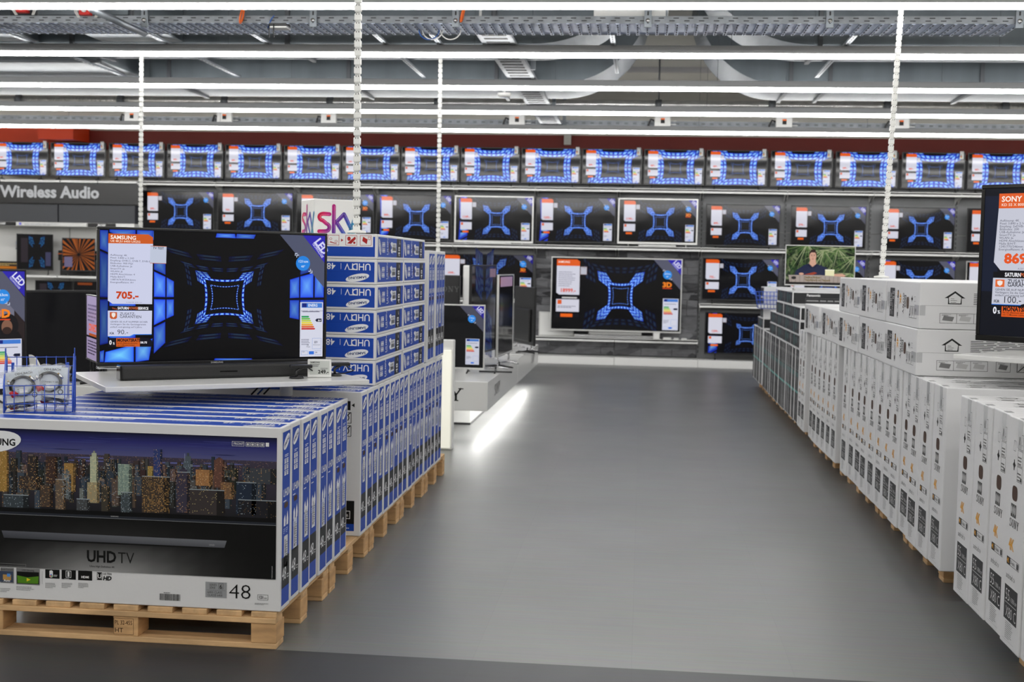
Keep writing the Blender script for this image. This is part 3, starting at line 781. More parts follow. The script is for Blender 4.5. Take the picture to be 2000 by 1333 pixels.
# second row
r2 = [(278, 418, .62, '599.-', 0, 0), (424, 572, .62, '799.-', 0, 0), (578, 730, .63, '849.-', 0, 1), (734, 882, .70, '999.-', 0, 0), (887, 1042, .715, '1149.-', 1, 0),
      (1046, 1202, .69, '1205.-', 0, 0), (1206, 1363, .69, '1199.-', 1, 1), (1378, 1524, .63, '499.-', 0, 0), (1544, 1692, .635, '579.-', 0, 0), (1724, 1866, .635, '549.-', 0, 0), (1888, 2030, .66, '549.-', 0, 0)]
for i, (a, b, h, pr, wf, td) in enumerate(r2):
    xa, xb = at(a, 440, 19.1).x, at(b, 440, 19.1).x
    def paint(cv, W, H, i=i, pr=pr, td=td):
        random.seed(10+i); pic_cross(cv, W, H, 1.0, True, i in (3, 4, 5))
        price_panel(cv, W, H, pr, .06, .21, .03, 1, .9); qr_tag(cv, .215*W, .77*H, .05*W, .11*H, False)
        energy_label(cv, .86*W, .03*H, .97*W, .42*H); ribbon(cv, W, H, three=bool(td), k=.8)
    zt = 2.525 if i < 7 else 2.455
    n = ['with the price 599, beside the hanging black sign', 'with the price 799', 'partly hidden by the printed white cube', 'with the price 999, behind the thin cable spine',
         'in a white frame with the price 1149', 'in a black frame with the price 1205', 'in a white frame, price 1199, 3D mark', 'with the price 499, right of the white-framed ones',
         'with the price 579, above the seated woman picture', 'with the price 549, behind the leaning cable spine', 'partly hidden by the price television at the right edge'][i]
    television('television on the second wall shelf '+n, (xa+xb)/2, zt-h, 19.1, (xb-xa)-.005, h, M_SILVER if wf else M_BLACK, paint, shelf=1.795, group='televisions on the second wall shelf',
               fm=M_SILVER if wf else M_BLACK, bez=.022 if wf else .013)
    if wf:
        p = (xa+xb)/2
        s = MB(); s.box(-.28, .28, -.05, .04, 0, .028, M_WHITE2, .008); s = s.build('sound_bar', None, (p, 19.03, 1.796))
        MB().box(-.2, .2, -.053, -.05, .006, .022, M_SHELF).build('speaker_grille', s)
        tag(s, 'short white sound bar under the white-framed television priced %s' % pr[:-2], 'sound bar', 'white sound bars')

# third and fourth rows
def cross_paint(seed, pr, k=1.0, three=False, inch='48"', size='121cm', big=True, lab='SAMSUNG', side=False, fine=1):
    def f(cv, W, H):
        random.seed(seed); pic_cross(cv, W, H, k, big, side); price_panel(cv, W, H, pr, .035, .215, .02, fine, .92, lab)
        qr_tag(cv, .22*W, .77*H, .05*W, .11*H, fine == 0)
        energy_label(cv, .865*W, .02*H, .985*W, .46*H); ribbon(cv, W, H, size, inch, three, k)
    return f
# the largest one, on the stone cladding
W88 = 1.965
television('very large silver-framed television with the price 18999, on the stone-clad wall', at(1203, 570, 18.95).x, .505, 18.95, W88, 1.115, M_SILVER, cross_paint(41, '18999.-', 1.0, True, '88"', '223cm', fine=0),
           shelf=.402, bez=.016, fm=M_SILVER, feet=None)
wp = MB().box(-.27, .27, -.015, .015, 0, .37, M_WHITE2, .004).build('backing_board', None, (-1.29, 19.19, .406)); MB().box(-.25, .25, -.0165, -.015, .02, .35, M_SHELF).build('face_sheet', wp); tag(wp, 'plain white board leaning behind the lower left corner of the very large television', 'board')
s = MB(); s.box(-.62, .62, -.05, .06, 0, .05, M_CHROME, .012); s.box(-.4, .4, -.03, .03, .05, .1, M_SILVER, .004); s = s.build('television_stand', None, (at(1203, 570, 18.95).x, 19.06, .406))
tag(s, 'wide chrome stand base under the very large wall television', 'stand')
for q, (px, w, h) in enumerate(((1282, .10, .11), (1303, .12, .04), (1321, .075, .035), (1336, .08, .035))):
    p = at(px, 658, 18.93).x
    t = MB(); t.box(-w/2, w/2, -.012, .012, 0, h, M_WHITE2, .004); t = t.build('price_holder', None, (p, 18.935, .402))
    if q == 0: MB().box(-w*.36, w*.36, -.014, -.012, .02, h-.015, M_SHELF).build('price_window', t)
    tag(t, ['square white price holder below the very large television', 'wide flat white price holder beside the square one', 'third white price holder below the very large television', 'rightmost white price holder below the very large television'][q], 'price holder', 'price holders under the large television')
television('large 3D television partly hidden behind the platform televisions, left of the stone wall', at(955, 560, 19.05).x-.05, .98, 19.05, 1.46, .66, M_BLACK, cross_paint(42, '1999.-', .55, True, '65"', '163cm'), shelf=.958, bez=.015, group=None)
television('television with the price 705 on the third shelf right of the stone wall', at(1446, 540, 19.05).x, 1.015, 19.05, 1.13, .635, M_BLACK, cross_paint(43, '705.-', 1.0, lab='PANASONIC'), shelf=.958)
television('television with the price 1299 on the low plinth right of the stone wall', at(1450, 650, 19.05).x+.02, .205, 19.05, 1.16, .63, M_BLACK, cross_paint(44, '1299.-', .75, side=True, big=False), shelf=.117)
television('television behind the seated woman picture on the third shelf', 2.72, 1.015, 19.05, 1.13, .65, M_BLACK, cross_paint(45, '799.-', .9), shelf=.958)
television('bright television with the price 649 behind the leaning cable spine, third shelf', at(1790, 560, 19.05).x, 1.015, 19.05, 1.10, .66, M_BLACK, cross_paint(46, '649.-', 1.0, side=True), shelf=.958)
television('white-edged television just left of the price television at the right edge, third shelf', 5.28, 1.015, 19.05, 1.10, .66, M_SILVER, cross_paint(47, '699.-', .9, side=True), shelf=.958, fm=M_SILVER)
television('television on the low plinth behind the dark cartons', 2.70, .205, 19.05, 1.10, .62, M_BLACK, cross_paint(48, '899.-', .8), shelf=.117)

# wireless audio bays on the left
for k, x0 in enumerate((-9.14, -10.4)):
    cx = x0+.622
    r = tag(empty('shelving_bay', (cx, 19.3, 0)), 'white-backed audio shelving bay with dark upper panels, %s' % ('beside the end of the sign', 'at the left edge of the picture')[k], 'shelving', 'audio shelving bays')
    MB().box(-.622, .622, .04, .07, .12, 2.0, M_WHITE2).build('back_panel', r)
    MB().box(-.62, .62, -.36, .04, 2.0, 2.28, M_DKBACK, .003).build('upper_panel', r)
    MB().box(-.622, .622, -.37, .07, 0, .115, M_SHELF, .004).build('plinth', r)
    for z in (1.16, .6, 2.66):
        MB().box(-.62, .62, -.4 if z < 2 else -.3, .04, z-.035, z, M_SHELF, .005).build('shelf', r)
    MB().box(-.62, .62, -.38, .04, 1.93, 1.995, M_SHELF, .004).build('header_box', r)
r = tag(empty('hanging_sign', (-9.1, 18.9, 2.285)), 'black overhead sign reading Wireless Audio in grey letters', 'sign')
m = MB(); m.box(-1.35, 1.32, 0, .06, 0, .325, M_BLACK, .004); cv = CV(m, (-1.35, -.001, 0), (1, 0, 0), (0, 0, 1), P, .001)
cv.text('Wireless Audio', 1.99, .10, .175, C(192, 194, 198), 1, 'r', .035, 1.02); m.build('sign_board', r)
for x in (-1.0, .6): MB().tube([(x, .03, .325), (x, .03, .372)], .006, M_GALVD, 6).build('hook', r)
def header(x, w, s, white, label):
    m = MB(); m.box(-w/2, w/2, -.02, 0, 0, .058, M_BLACK if not white else M_WHITE2, .003); cv = CV(m, (-w/2, -.021, 0), (1, 0, 0), (0, 0, 1), P, .0006)
    if white:
        cv.rect(.05, .012, .09, .048, C(120, 120, 226), 1); cv.bars(.14, .014, .62, .03, 2, C(150, 152, 162), 1)
    else: cv.text(s, w/2, .014, .03, C(240), 1, 'c', .05, 1.25, 0, .25)
    tag(m.build('shelf_header', None, (x, 18.915, 1.934)), label, 'header', 'shelf header strips')
header(-9.24, 1.16, '', True, 'white shelf header strip with fine print below the black sign')
header(-8.42, .45, 'BOSE', False, 'black shelf header strip with white slanted letters, right of the white one')
header(-10.06, .46, 'BOSE', False, 'black shelf header strip with white slanted letters at the left edge')
def dim_blue(cv, W, H):
    random.seed(5); tiles(cv, W*.55, H*.5, .1*W, .2*H, 1.2, 2.4, 3, 4, .3, .28, .1, hue=(40, 130, 200)); cv.rect(.1*W, .2*H, .3*W, .9*H, glow(70, 60, 70, .35), 3); cv.rect(.8*W, .1*H, .95*W, .5*H, glow(90, 90, 130, .4), 3)
def sunburst(cv, W, H):
    random.seed(6); cv.clip = (0, 0, W, H)
    for i in range(26):
        a = 2*PI*i/26+random.uniform(-.06, .06); d = random.uniform(.04, .1)
        k = random.uniform(.15, .55)
        cv.poly([(W*.5+.04*W*math.cos(a), H*.5+.04*W*math.sin(a)), (W*.5+W*math.cos(a-d), H*.5+W*math.sin(a-d)), (W*.5+W*math.cos(a+d), H*.5+W*math.sin(a+d))], glow(210, 110, 40, k), 2)
    cv.rect(.05*W, .1*H, .3*W, .42*H, glow(140, 130, 170, .5), 3); cv.clip = None
for px0, px1, y0, y1, pt, l, yw in ((36, 97, 461, 531, dim_blue, 'small dim television with blue picture on the audio shelf', .35), (124, 180, 463, 527, sunburst, 'small television with orange sunburst picture on the audio shelf', .35)):
    a, b = at(px0, y1, 18.95), at(px1, y0, 18.95)
    television(l, (a.x+b.x)/2, 1.235, 18.98, (b.x-a.x)*1.06, b.z-a.z, M_BLACK, pt, yaw=yw, shelf=1.162, group='small televisions on the audio shelf')
for i, (x, w, h, l) in enumerate(((-10.0, .1, .13, 'small white price card hung at the left end of the audio shelf'), (-8.44, .07, .13, 'small white price card hung right of the sunburst television'))):
    m = MB(); m.box(-w/2, w/2, -.01, 0, 0, h, M_BLACK); cv = CV(m, (-w/2, -.0105, 0), (1, 0, 0), (0, 0, 1), P); cv.rect(.004, .025, w-.004, h-.004, C(206, 210, 222), 1); cv.rect(.01, .05, w*.5, .07, C(222, 150, 60), 2); cv.rect(.01, h-.03, w-.01, h-.012, C(110, 130, 200), 2)
    tag(m.build('price_card', None, (x, 19.335, 1.56)), l, 'price card', 'price cards on the audio shelf')
m = MB(); m.box(-.33, .33, -.06, .06, 0, .16, M_GLOSS, .01); m.box(-.33, .33, -.061, -.059, .10, .112, M_ORANGE); tag(m.build('boxed_speaker', None, (-8.93, 19.22, 1.40)), 'black boxed speaker with an orange line between the two small televisions', 'speaker box')
bp = MB().box(-.3, .3, -.05, .05, 0, .235, M_BLACK, .006).build('speaker_riser', None, (-8.93, 19.22, 1.162)); tag(bp, 'black riser box under the boxed speaker on the audio shelf', 'box')
m = MB(); m.box(-.2, .2, -.06, .06, 0, .14, M_BLACK, .006); cv = CV(m, (-.2, -.061, 0), (1, 0, 0), (0, 0, 1), P); cv.rect(0, .02, .38, .06, C(200, 120, 30), 1); cv.bars(.05, .07, .3, .05, 2, C(220, 190, 120), 1)
tag(m.build('speaker_box', None, (-10.03, 19.1, 1.23)), 'low black and orange box on the audio shelf at the left edge', 'box')
m = MB().box(-.2, .2, -.08, .08, 0, .066, M_BLACK, .006); tag(m.build('sound_bar', None, (-10.03, 19.1, 1.163)), 'black sound bar under the low orange box at the left edge', 'sound bar')
for i, (x, w) in enumerate(((-9.25, .36), (-8.62, .45))):
    television('dark television on the lower audio shelf, %s' % ('left one' , 'right one with an orange price tab')[i], x, .66, 19.0, .62, .42, M_BLACK,
               (lambda cv, W, H: cv.rect(.1*W, .88*H, .5*W, .97*H, glow(170, 80, 30, .5), 2)) if i else dim_blue, shelf=.602, group='televisions on the lower audio shelf')

# ------------------------------------------------------------------ white platform with glowing underside
pl = tag(empty('display_platform', (-1.8, 13.0, 0)), 'long white display platform with a glowing underside along the aisle', 'platform')
m = MB(); m.box(-.6, .53, -2.55, .02, .25, .50, M_WHITE2, .006); m.box(-.6, .53, .025, 2.6, .25, .50, M_WHITE2, .006); m.build('body', pl)
m = MB(); m.box(-.6, .25, -1.55, 2.4, .0, .25, M_WHITE2); m.box(-.6, .255, -1.56, 2.4, 0, .02, M_BLACK); m.build('base', pl)
m = MB(); m.box(.37, .41, -2.3, 2.45, .236, .25, M_GLOW); m.build('led_strip', pl)
m = MB(); m.box(-.5, .4, -2.4, -2.36, .236, .25, M_GLOW); m.build('led_strip', pl)
m = MB(); cv = CV(m, (.5305, -2.3, .33), (0, 1, 0), (0, 0, 1), P, .0005); serif(cv, .25, 0, .10, C(24), 1); serif(cv, 3.95, 0, .10, C(24), 1)
cv2 = CV(m, (-.2, -2.5505, .33), (1, 0, 0), (0, 0, 1), P, .0005); serif(cv2, 0, 0, .11, C(24), 1, sx=1.1); m.build('lettering', pl)

def off_paint(size):
    def f(cv, W, H):
        ribbon(cv, W, H, size, '48"', k=.7); energy_label(cv, .845*W, .05*H, .965*W, .47*H, k=.75)
    return f
a, b = at(870, 735, 11.2), at(948, 597, 11.2)
television('white-framed switched-off television with blue corner ribbon at the near end of the platform', b.x-.53, .535, 11.2, 1.06, .588, M_SILVER, off_paint('119cm'), shelf=.502, fm=M_BLACK, bez=.012)
def tv_side(label, x, y, z, w, h, yaw, paint=None, frame=M_BLACK):
    return television(label, x, z, y, w, h, frame, paint or (lambda cv, W, H: None), yaw=yaw, shelf=.502, fm=M_CHROME)
def dark_blue(cv, W, H):
    random.seed(8); tiles(cv, W*.5, H*.55, .08*W, .14*H, 1.2, 5, 4, 4, .2, .10, .1); cv.rect(.72*W, .87*H, .98*W, .97*H, glow(150, 120, 140, .5), 5)
tv_side('tall dark television turned to the aisle on the platform, with a small pink price tab', -1.56, 12.42, .60, 1.08, .88, math.radians(84), dark_blue)
def pink(cv, W, H): cv.rect(.1*W, .86*H, .9*W, .985*H, glow(180, 150, 180, .6), 5)
tv_side('silver-edged television seen almost edge-on in the middle of the platform', -1.295, 12.03, .62, .9, .775, math.radians(87), pink, M_SILVER)
tv_side('television at the far end of the platform showing its black back', -1.33, 14.5, .57, .80, .665, math.radians(112))
p = at(888, 560, 13.4)
m = MB(); m.box(-.17, .17, -.03, .03, 0, .86, M_BLACK, .01); cv = CV(m, (-.17, -.031, 0), (1, 0, 0), (0, 0, 1), P); serif(cv, .08, .68, .06, C(92), 1)
tag(m.build('banner_stand', None, (p.x-.11, 13.4, .502)), 'black banner with pale letters standing on the platform', 'banner')
m = MB(); m.box(-.05, .05, -.05, .05, 0, .97, M_SHELF, .015); tag(m.build('pillar_speaker', None, (at(909, 560, 13.3).x, 13.5, .502)), 'slim grey column speaker beside the black banner on the platform', 'speaker')
for i, (px, py, y) in enumerate(((975, 715, 11.9), (1030, 685, 14.0), (968, 728, 11.35))):
    q = at(px, py, y); m = foot_mesh(M_BLACK, .3); m.tube([(-.15, 0, .008), (.15, .03, .01)], .008, M_BLACK, 8)
    tag(m.build('television_stand', None, (q.x, y, .502), (0, 0, 1.2+i)), '%s loose black stand foot lying on the white platform' % ('middle', 'farthest', 'nearest')[i], 'stand foot', 'loose stand feet on the platform')
m = MB(); m.box(-.1, .1, -.06, .06, 0, .012, M_WHITE2, .003); tag(m.build('leaflet_block', None, (at(1005, 668, 13.7).x, 13.6, .502), (0, 0, .3)), 'white leaflet pad at the far end of the platform', 'leaflets')

# low counter with a lit end panel behind the blue cartons
r = tag(empty('counter_end', (-2.0, 9.95, 0)), 'white counter end with a glowing yellowish panel behind the blue cartons', 'counter')
MB().box(-.6, .52, -.08, .02, 0, .88, M_SHELF, .006).build('body', r)
MB().box(-.55, .505, -.1, -.08, .015, .80, M_PANELGLOW, .003).build('lit_panel', r)

# ------------------------------------------------------------------ pallets
def pallet():
    r = empty('wooden_pallet')
    for k in range(9): MB().box(-.6+k*.1375, -.6+k*.1375+.1, -.4, .4, .122, .144, M_WOODY, .003).build('deck_board', r)
    for k in (-1, 0, 1): MB().box(-.6, .6, k*.36-.045 if k else -.05, k*.36+.045 if k else .05, .1, .122, M_WOOD, .003).build('stringer_board', r)
    for k in (-1, 0, 1): MB().box(-.6, .6, k*.35-.05, k*.35+.05, 0, .022, M_WOOD, .003).build('bottom_board', r)
    for i in (-1, 0, 1):
        for j in (-1, 0, 1): MB().box(i*.55-.05, i*.55+.05, j*.345-.055, j*.345+.055, .022, .1, M_BLOCK, .003).build('block', r)
    return r
pal0 = pallet()
def put_pallet(x, y, label, group, first=[True]):
    o = pal0 if first[0] else copy_tree(pal0); first[0] = False
    o.location = (x, y, 0); tag(o, label, 'pallet', group)
    return o
for i in range(5):
    o = put_pallet(-1.96, 5.02+.83*i, '%s wooden pallet under the blue cartons, counted from the front' % ORD[i], 'pallets under the blue cartons')
    if i == 0:
        m = MB(); cv = CV(m, (-.05, -.4005, .022), (1, 0, 0), (0, 0, 1), P, .0004); d = C(70, 50, 36)
        cv.text('PL 32-455', .006, .045, .017, d, 1, 'l', .0, .72); cv.text('HT', .006, .014, .018, d, 1); cv.frame(.002, .006, .082, .07, .0012, d, 1)
        m.build('burnt_stamp', o)
for i in range(6):
    put_pallet(2.09, (4.55, 6.18, 7.03, 7.88, 9.2, 10.3)[i]+(0, .4, .4, .4, .15, .15)[i], '%s wooden pallet under the white cartons, counted from the front' % ORD[i], 'pallets under the white cartons')
for i in range(6): put_pallet(2.12, 11.6+.83*i, '%s wooden pallet under the dark cartons, counted from the front' % ORD[i], 'pallets under the dark cartons')

# ------------------------------------------------------------------ blue television cartons
BL, BLD, WHT = C(24, 68, 166), C(20, 56, 142), C(232, 233, 236)
ST, SH, SW = .128, .712, 1.195
def oval_logo(cv, x, y, rx, ry, rot, lv=3, word='SAMSUNG', c=C(38, 58, 110), bg=WHT):
    cv.ell(x, y, rx, ry, bg, lv, rot+.12)
    cv.text(word, x-.78*rx*math.cos(rot)+ry*.32*math.sin(rot), y-.78*rx*math.sin(rot)-ry*.32*math.cos(rot), ry*.62, c, lv+1, 'l', .03, (1.56*rx)/(text_mesh(word, .03)[2]*ry*.62/.7), rot)
def samsung_side(cv, holes=True):
    """narrow end print: width ST, height SH"""
    w = ST
    cv.rect(.013, .018, w-.013, SH-.02, BL, 1)
    cv.rect(.013, .085, w-.013, .205, C(24, 26, 30), 2)
    cv.text('48', .018, .115, .05, WHT, 3, 'l', .0, .78); cv.bars(.085, .115, .025, .02, 2, WHT, 3)
    oval_logo(cv, w/2, SH-.06, .046, .021, .42, 3)
    cv.bars(.04, SH-.118, .06, .012, 2, WHT, 3)
    for i in range(2):
        for j in range(3): cv.frame(.036+.03*i, SH-.19+.023*j, .06+.03*i, SH-.171+.023*j, .003, WHT, 3); cv.rect(.042+.03*i, SH-.187+.023*j, .053+.03*i, SH-.176+.023*j, WHT, 3)
    cv.text('UHD', .024, SH-.272, .03, WHT, 3, 'l', .01, .8); cv.text('TV', .076, SH-.272, .03, WHT, 3, 'l', -.005, .8); cv.bars(.026, SH-.292, .05, .01, 1, WHT, 3)
    for i in range(2): cv.poly([(.034+.036*i, .325), (.056+.036*i, .325), (.06+.036*i, .345), (.05+.036*i, .37+.01*i), (.036+.036*i, .355)], WHT, 3); cv.bars(.03+.036*i, .297, .03, .022, 3, C(190, 205, 240), 3)
def samsung_top(cv):
    """top print: SW by ST, reading from behind; cv origin at the front left corner"""
    cv.rect(.012, .012, SW-.012, ST-.014, BL, 1)
    cv.rect(.012, ST*.49, SW-.012, ST*.5, BLD, 2)
    f = RC(cv, SW, ST, 2)
    f.text('UHD', .03, .022, .034, WHT, 3, 'l', .012, .95); f.text('TV', .112, .022, .034, WHT, 3, 'l', .0, .95)
    f.rect(.185, .022, .187, .052, WHT, 3); f.text('48', .215, .022, .032, WHT, 3, 'l', .01); f.rect(.315, .022, .317, .052, WHT, 3)
    f.bars(.335, .03, .2, .02, 2, C(200, 212, 240), 3); f.bars(.02, .01, .14, .006, 1, C(200, 212, 240), 3)
    oval_logo(f, .1, .094, .062, .019, .08, 3)
    f.bars(.62, .02, .4, .04, 3, C(210, 220, 244), 3)
def carton_body(w, t, h, m, printer=None, bev=.004, front=None):
    b = MB(); b.box(-w/2, w/2, -t/2, t/2, 0, h, m, bev)
    if printer: printer(b)
    return b
def samsung_print(b):
    samsung_side(CV(b, (SW/2, -ST/2, 0), (0, 1, 0), (0, 0, 1), P, .0003))
    samsung_top(CV(b, (-SW/2, -ST/2, SH), (1, 0, 0), (0, 1, 0), P, .0003))
def barcode_label(face):
    """white bar-code sticker on the narrow end; face gives origin and axes"""
    m = MB(); cv = CV(m, *face, P, .0003)
    cv.rect(0, 0, .05, .125, C(216, 218, 222), 2); cv.barcode(.008, .012, .02, .098, 3, True); cv.bars(.031, .02, .015, .085, 9, C(70), 3)
    return m
def hole(face, w=.05, h=.022, n=8):
    m = MB(); cv = CV(m, *face, M_HOLE, .0003)
    cv.poly([(w/2*math.copysign(abs(math.cos(t))**.6, math.cos(t)), h/2*math.copysign(abs(math.sin(t))**.6, math.sin(t))) for t in [2*PI*k/24 for k in range(24)]], None, 3)
    return m
sam_mesh = None; bar_mesh = None; hole_mesh = None
def samsung(loc, label, group, rot=None, holes=True, dz=0.0, special=None, name='television_carton'):
    global sam_mesh, bar_mesh, hole_mesh
    if sam_mesh is None:
        random.seed(21)
        o = carton_body(SW, ST, SH, M_WHITE, samsung_print).build(name); sam_mesh = o.data
        e = barcode_label(((SW/2, -.025, .22), (0, 1, 0), (0, 0, 1))).build('barcode_label'); bar_mesh = e.data
        h_ = hole(((SW/2, .0, .405), (0, 1, 0), (0, 0, 1))).build('handle_hole'); hole_mesh = h_.data
        for x in (o, e, h_): bpy.data.objects.remove(x)
    me = sam_mesh
    if special:
        b = carton_body(SW, ST, SH, M_WHITE, samsung_print); special(b); tmp = b.build(name); me = tmp.data; bpy.data.objects.remove(tmp)
    o = bpy.data.objects.new(name, me); COL.objects.link(o); o.location = loc
    if rot: o.rotation_euler = rot
    e = bpy.data.objects.new('barcode_label', bar_mesh); COL.objects.link(e); e.parent = o; e.location = (0, random.uniform(-.006, .006), dz)
    if holes:
        h_ = bpy.data.objects.new('handle_hole', hole_mesh); COL.objects.link(h_); h_.parent = o
    return tag(o, label, 'carton', group)

# front picture of the nearest carton
def front_picture(b):
    Y = -ST/2; cv = CV(b, (-SW/2, Y, 0), (1, 0, 0), (0, 0, 1), P, .00045)
    Yw = 4.625; X0 = -1.3465-SW
    def q(cx, cy):                                       # a point measured on the photograph, on the carton front
        p = at(cx/2.667, 780+cy/2.667, Yw-.001); return (p.x-X0, p.z-.1455)
    L0, R0 = .012, q(1440, 500)[0]; zt = q(1443, 203)[1]; zb = q(1428, 940)[1]
    hor = q(1000, 310)[1]; zc = q(900, 600)[1]; zs = q(720, 625)[1]
    def grad(z0, z1, c0, c1, lv, x0=L0, x1=R0):
        b.raw([cv.p(x0, z0, lv), cv.p(x1, z0, lv), cv.p(x1, z1, lv), cv.p(x0, z1, lv)], [(0, 1, 2, 3)], P, [c0, c0, c1, c1])
    cv.rect(L0, zb, R0, zt, C(10, 11, 16), 1)
    grad(hor, hor+.055, C(82, 84, 128), C(42, 44, 108), 2); grad(hor+.055, zt, C(42, 44, 108), C(10, 12, 36), 2)
    grad(zc, hor, C(30, 30, 34), C(62, 56, 72), 2)
    rnd = random.Random(4)
    for i in range(26):                                  # cloud bands
        x = rnd.uniform(L0+.11, R0-.11); z = hor+rnd.uniform(.012, .07); k = 1-(z-hor)/.09; cv.ell(x, z, rnd.uniform(.04, .1), rnd.uniform(.0008, .002), C(int(48+20*k), int(52+22*k), int(112+20*k)), 2.3)
    for i in range(700):                                 # far lights
        x = rnd.uniform(L0, R0-.003); t = rnd.random()**1.6; z = hor-.002-t*.06; s_ = .0012+.001*t
        c = rnd.choice([(200, 140, 84), (170, 106, 66), (160, 124, 108), (130, 128, 156), (220, 180, 130)])
        cv.rect(x, z, x+s_, z+s_, C(*c), 2.6)
    for i in range(5): x = rnd.uniform(.4, 1.0); cv.ell(x, hor-.012-.004*i, .08, .003, C(92, 96, 150), 2.5)
    def tower(x, w, z0, z1, body, lights, dens, lv, roof=None, side=.2, setb=0):
        cv.rect(x, z0, x+w, z1, C(*body), lv); cv.rect(x+w*(1-side), z0, x+w, z1, C(*[int(v*.55) for v in body]), lv+.1)
        if setb: cv.rect(x+w*.2, z1, x+w*.8, z1+setb, C(*body), lv); cv.rect(x+w*.38, z1+setb, x+w*.62, z1+setb*1.6, C(*[int(v*.8) for v in body]), lv)
        if roof: cv.rect(x, z1-.003, x+w, z1, C(*roof), lv+.2)
        nx = max(2, int(w/.0042)); nz = max(3, int((z1-z0)/.0052))
        for i in range(nx):
            for j in range(nz):
                if rnd.random() < dens*.8:
                    c = rnd.choice(lights); q_ = rnd.uniform(.45, .95); c = [int(body[e]+(c[e]-body[e])*q_) for e in range(3)]; xx = x+(i+.2)*w/nx; zz = z0+(j+.25)*(z1-z0)/nz
                    cv.rect(xx, zz, xx+w/nx*.62, zz+(z1-z0)/nz*.5, C(*c), lv+.3)
    warm = [(236, 186, 110), (206, 142, 76), (240, 206, 150), (170, 124, 80)]; cool = [(170, 190, 210), (210, 220, 225), (140, 160, 170)]
    for i in range(170):                                 # the crowd of mid-distance buildings
        x = rnd.uniform(L0, R0-.05); t = rnd.random(); w = rnd.uniform(.014, .034)*(.7+.5*t); z1 = hor-.015-.10*t+rnd.uniform(-.01, .03)
        g = rnd.randint(34, 84); bd = (g+rnd.randint(0, 22), g+rnd.randint(0, 8), g) if rnd.random() < .6 else (g-10, g, g+12)
        tower(x, min(w, R0-x-.002), max(zc, z1-rnd.uniform(.05, .12)), z1, bd, warm if rnd.random() < .55 else cool, rnd.uniform(.1, .3), 3+t, side=.25)
    for cx0, cx1, top, bot, bd, li, de, sb in (          # named by where they stand along the skyline
        (0, 46, 270, 480, (150, 118, 60), warm, .6, 0), (145, 200, 298, 450, (44, 40, 40), warm, .3, 0), (240, 300, 300, 440, (60, 44, 40), warm, .35, 0), (335, 395, 335, 480, (150, 118, 66), warm, .5, 0),
        (324, 372, 390, 520, (92, 100, 104), cool, .4, .012), (470, 512, 300, 460, (170, 176, 150), [(220, 220, 180), (250, 230, 170)], .5, .014), (455, 520, 435, 540, (150, 140, 110), warm, .5, 0),
        (615, 688, 340, 500, (120, 138, 130), [(190, 210, 190), (230, 235, 200)], .55, 0), (800, 846, 262, 410, (46, 60, 110), warm, .35, 0), (770, 800, 350, 410, (150, 130, 70), warm, .5, 0),
        (955, 1005, 325, 420, (78, 88, 96), cool, .4, .02), (1115, 1170, 318, 460, (96, 66, 56), [(150, 100, 80), (220, 160, 120)], .3, .006), (1150, 1220, 435, 520, (110, 84, 62), warm, .5, 0),
        (1230, 1335, 435, 600, (34, 44, 60), cool, .12, 0), (1020, 1110, 370, 450, (150, 108, 70), warm, .6, 0), (415, 440, 465, 540, (110, 116, 112), cool, .4, 0), (290, 345, 418, 580, (96, 84, 72), warm, .35, 0),
        (630, 690, 485, 590, (64, 72, 76), cool, .3, 0), (920, 990, 380, 590, (58, 54, 70), warm, .3, .01), (740, 885, 405, 590, (64, 54, 46), [(240, 180, 90), (250, 200, 120)], .5, 0),
        (985, 1170, 475, 600, (58, 52, 52), [(220, 200, 130)], .10, 0), (210, 275, 450, 560, (70, 58, 50), warm, .3, 0), (20, 150, 500, 580, (58, 66, 72), cool, .15, 0), (1300, 1440, 365, 440, (60, 64, 70), warm, .15, 0),
        (100, 220, 405, 470, (52, 46, 44), warm, .5, 0), (400, 470, 520, 600, (70, 72, 74), cool, .3, 0), (1240, 1440, 530, 640, (30, 30, 36), [(150, 120, 70)], .12, 0)):
        a = q(cx0, bot); c = q(cx1, top)
        tower(max(L0, a[0]), min(c[0], R0)-max(L0, a[0]), max(zc-.004, a[1]), c[1], bd, li, de, 4.5+bot/400, (150, 160, 165) if bot > 560 else None, .22, sb)
    x, z = q(962, 300); cv.rect(x, z-.02, x+.0015, z+.012, C(150, 156, 190), 5)
    # lower part: bezel, black stand, glossy base and lettering
    cv.rect(L0, zs, R0, zc, C(8, 8, 10), 7); cv.rect(L0, zs-.002, R0, zs+.008, C(38, 42, 50), 7.2); cv.rect(L0, zs-.003, R0, zs-.001, C(120, 122, 126), 7.3)
    p = q(598, 611); cv.text('SAMSUNG', p[0], p[1]-.002, .004, C(170), 7.5, 'c', .02, 1.2)
    zm = q(720, 760)[1]
    n = 12; xs = [L0+(R0-L0)*i/n for i in range(n+1)]
    def sh(i): return math.exp(-((i/n-.42)/.30)**2)
    for i in range(n):
        for z0, z1, k0, k1 in ((zb, zb+.05, 150, 110), (zb+.05, zm, 110, 46), (zm, zs-.003, 46, 14)):
            c = [C(int(12+(k-12)*sh(j))) for j, k in ((i, k0), (i+1, k0), (i+1, k1), (i, k1))]
            b.raw([cv.p(xs[i], z0, 7.2), cv.p(xs[i+1], z0, 7.2), cv.p(xs[i+1], z1, 7.2), cv.p(xs[i], z1, 7.2)], [(0, 1, 2, 3)], P, c)
    pts = [q(10, 684), q(1182, 738), q(1170, 775), q(22, 722)]; b.raw([cv.p(*p, 7.8) for p in pts[::-1]], [(0, 1, 2, 3)], P, [C(58, 60, 66), C(84, 86, 92), C(112, 114, 120), C(86, 88, 96)])
    pts = [q(22, 722), q(1170, 775), q(1166, 782), q(26, 730)]; cv.poly(pts[::-1], C(12), 7.9)
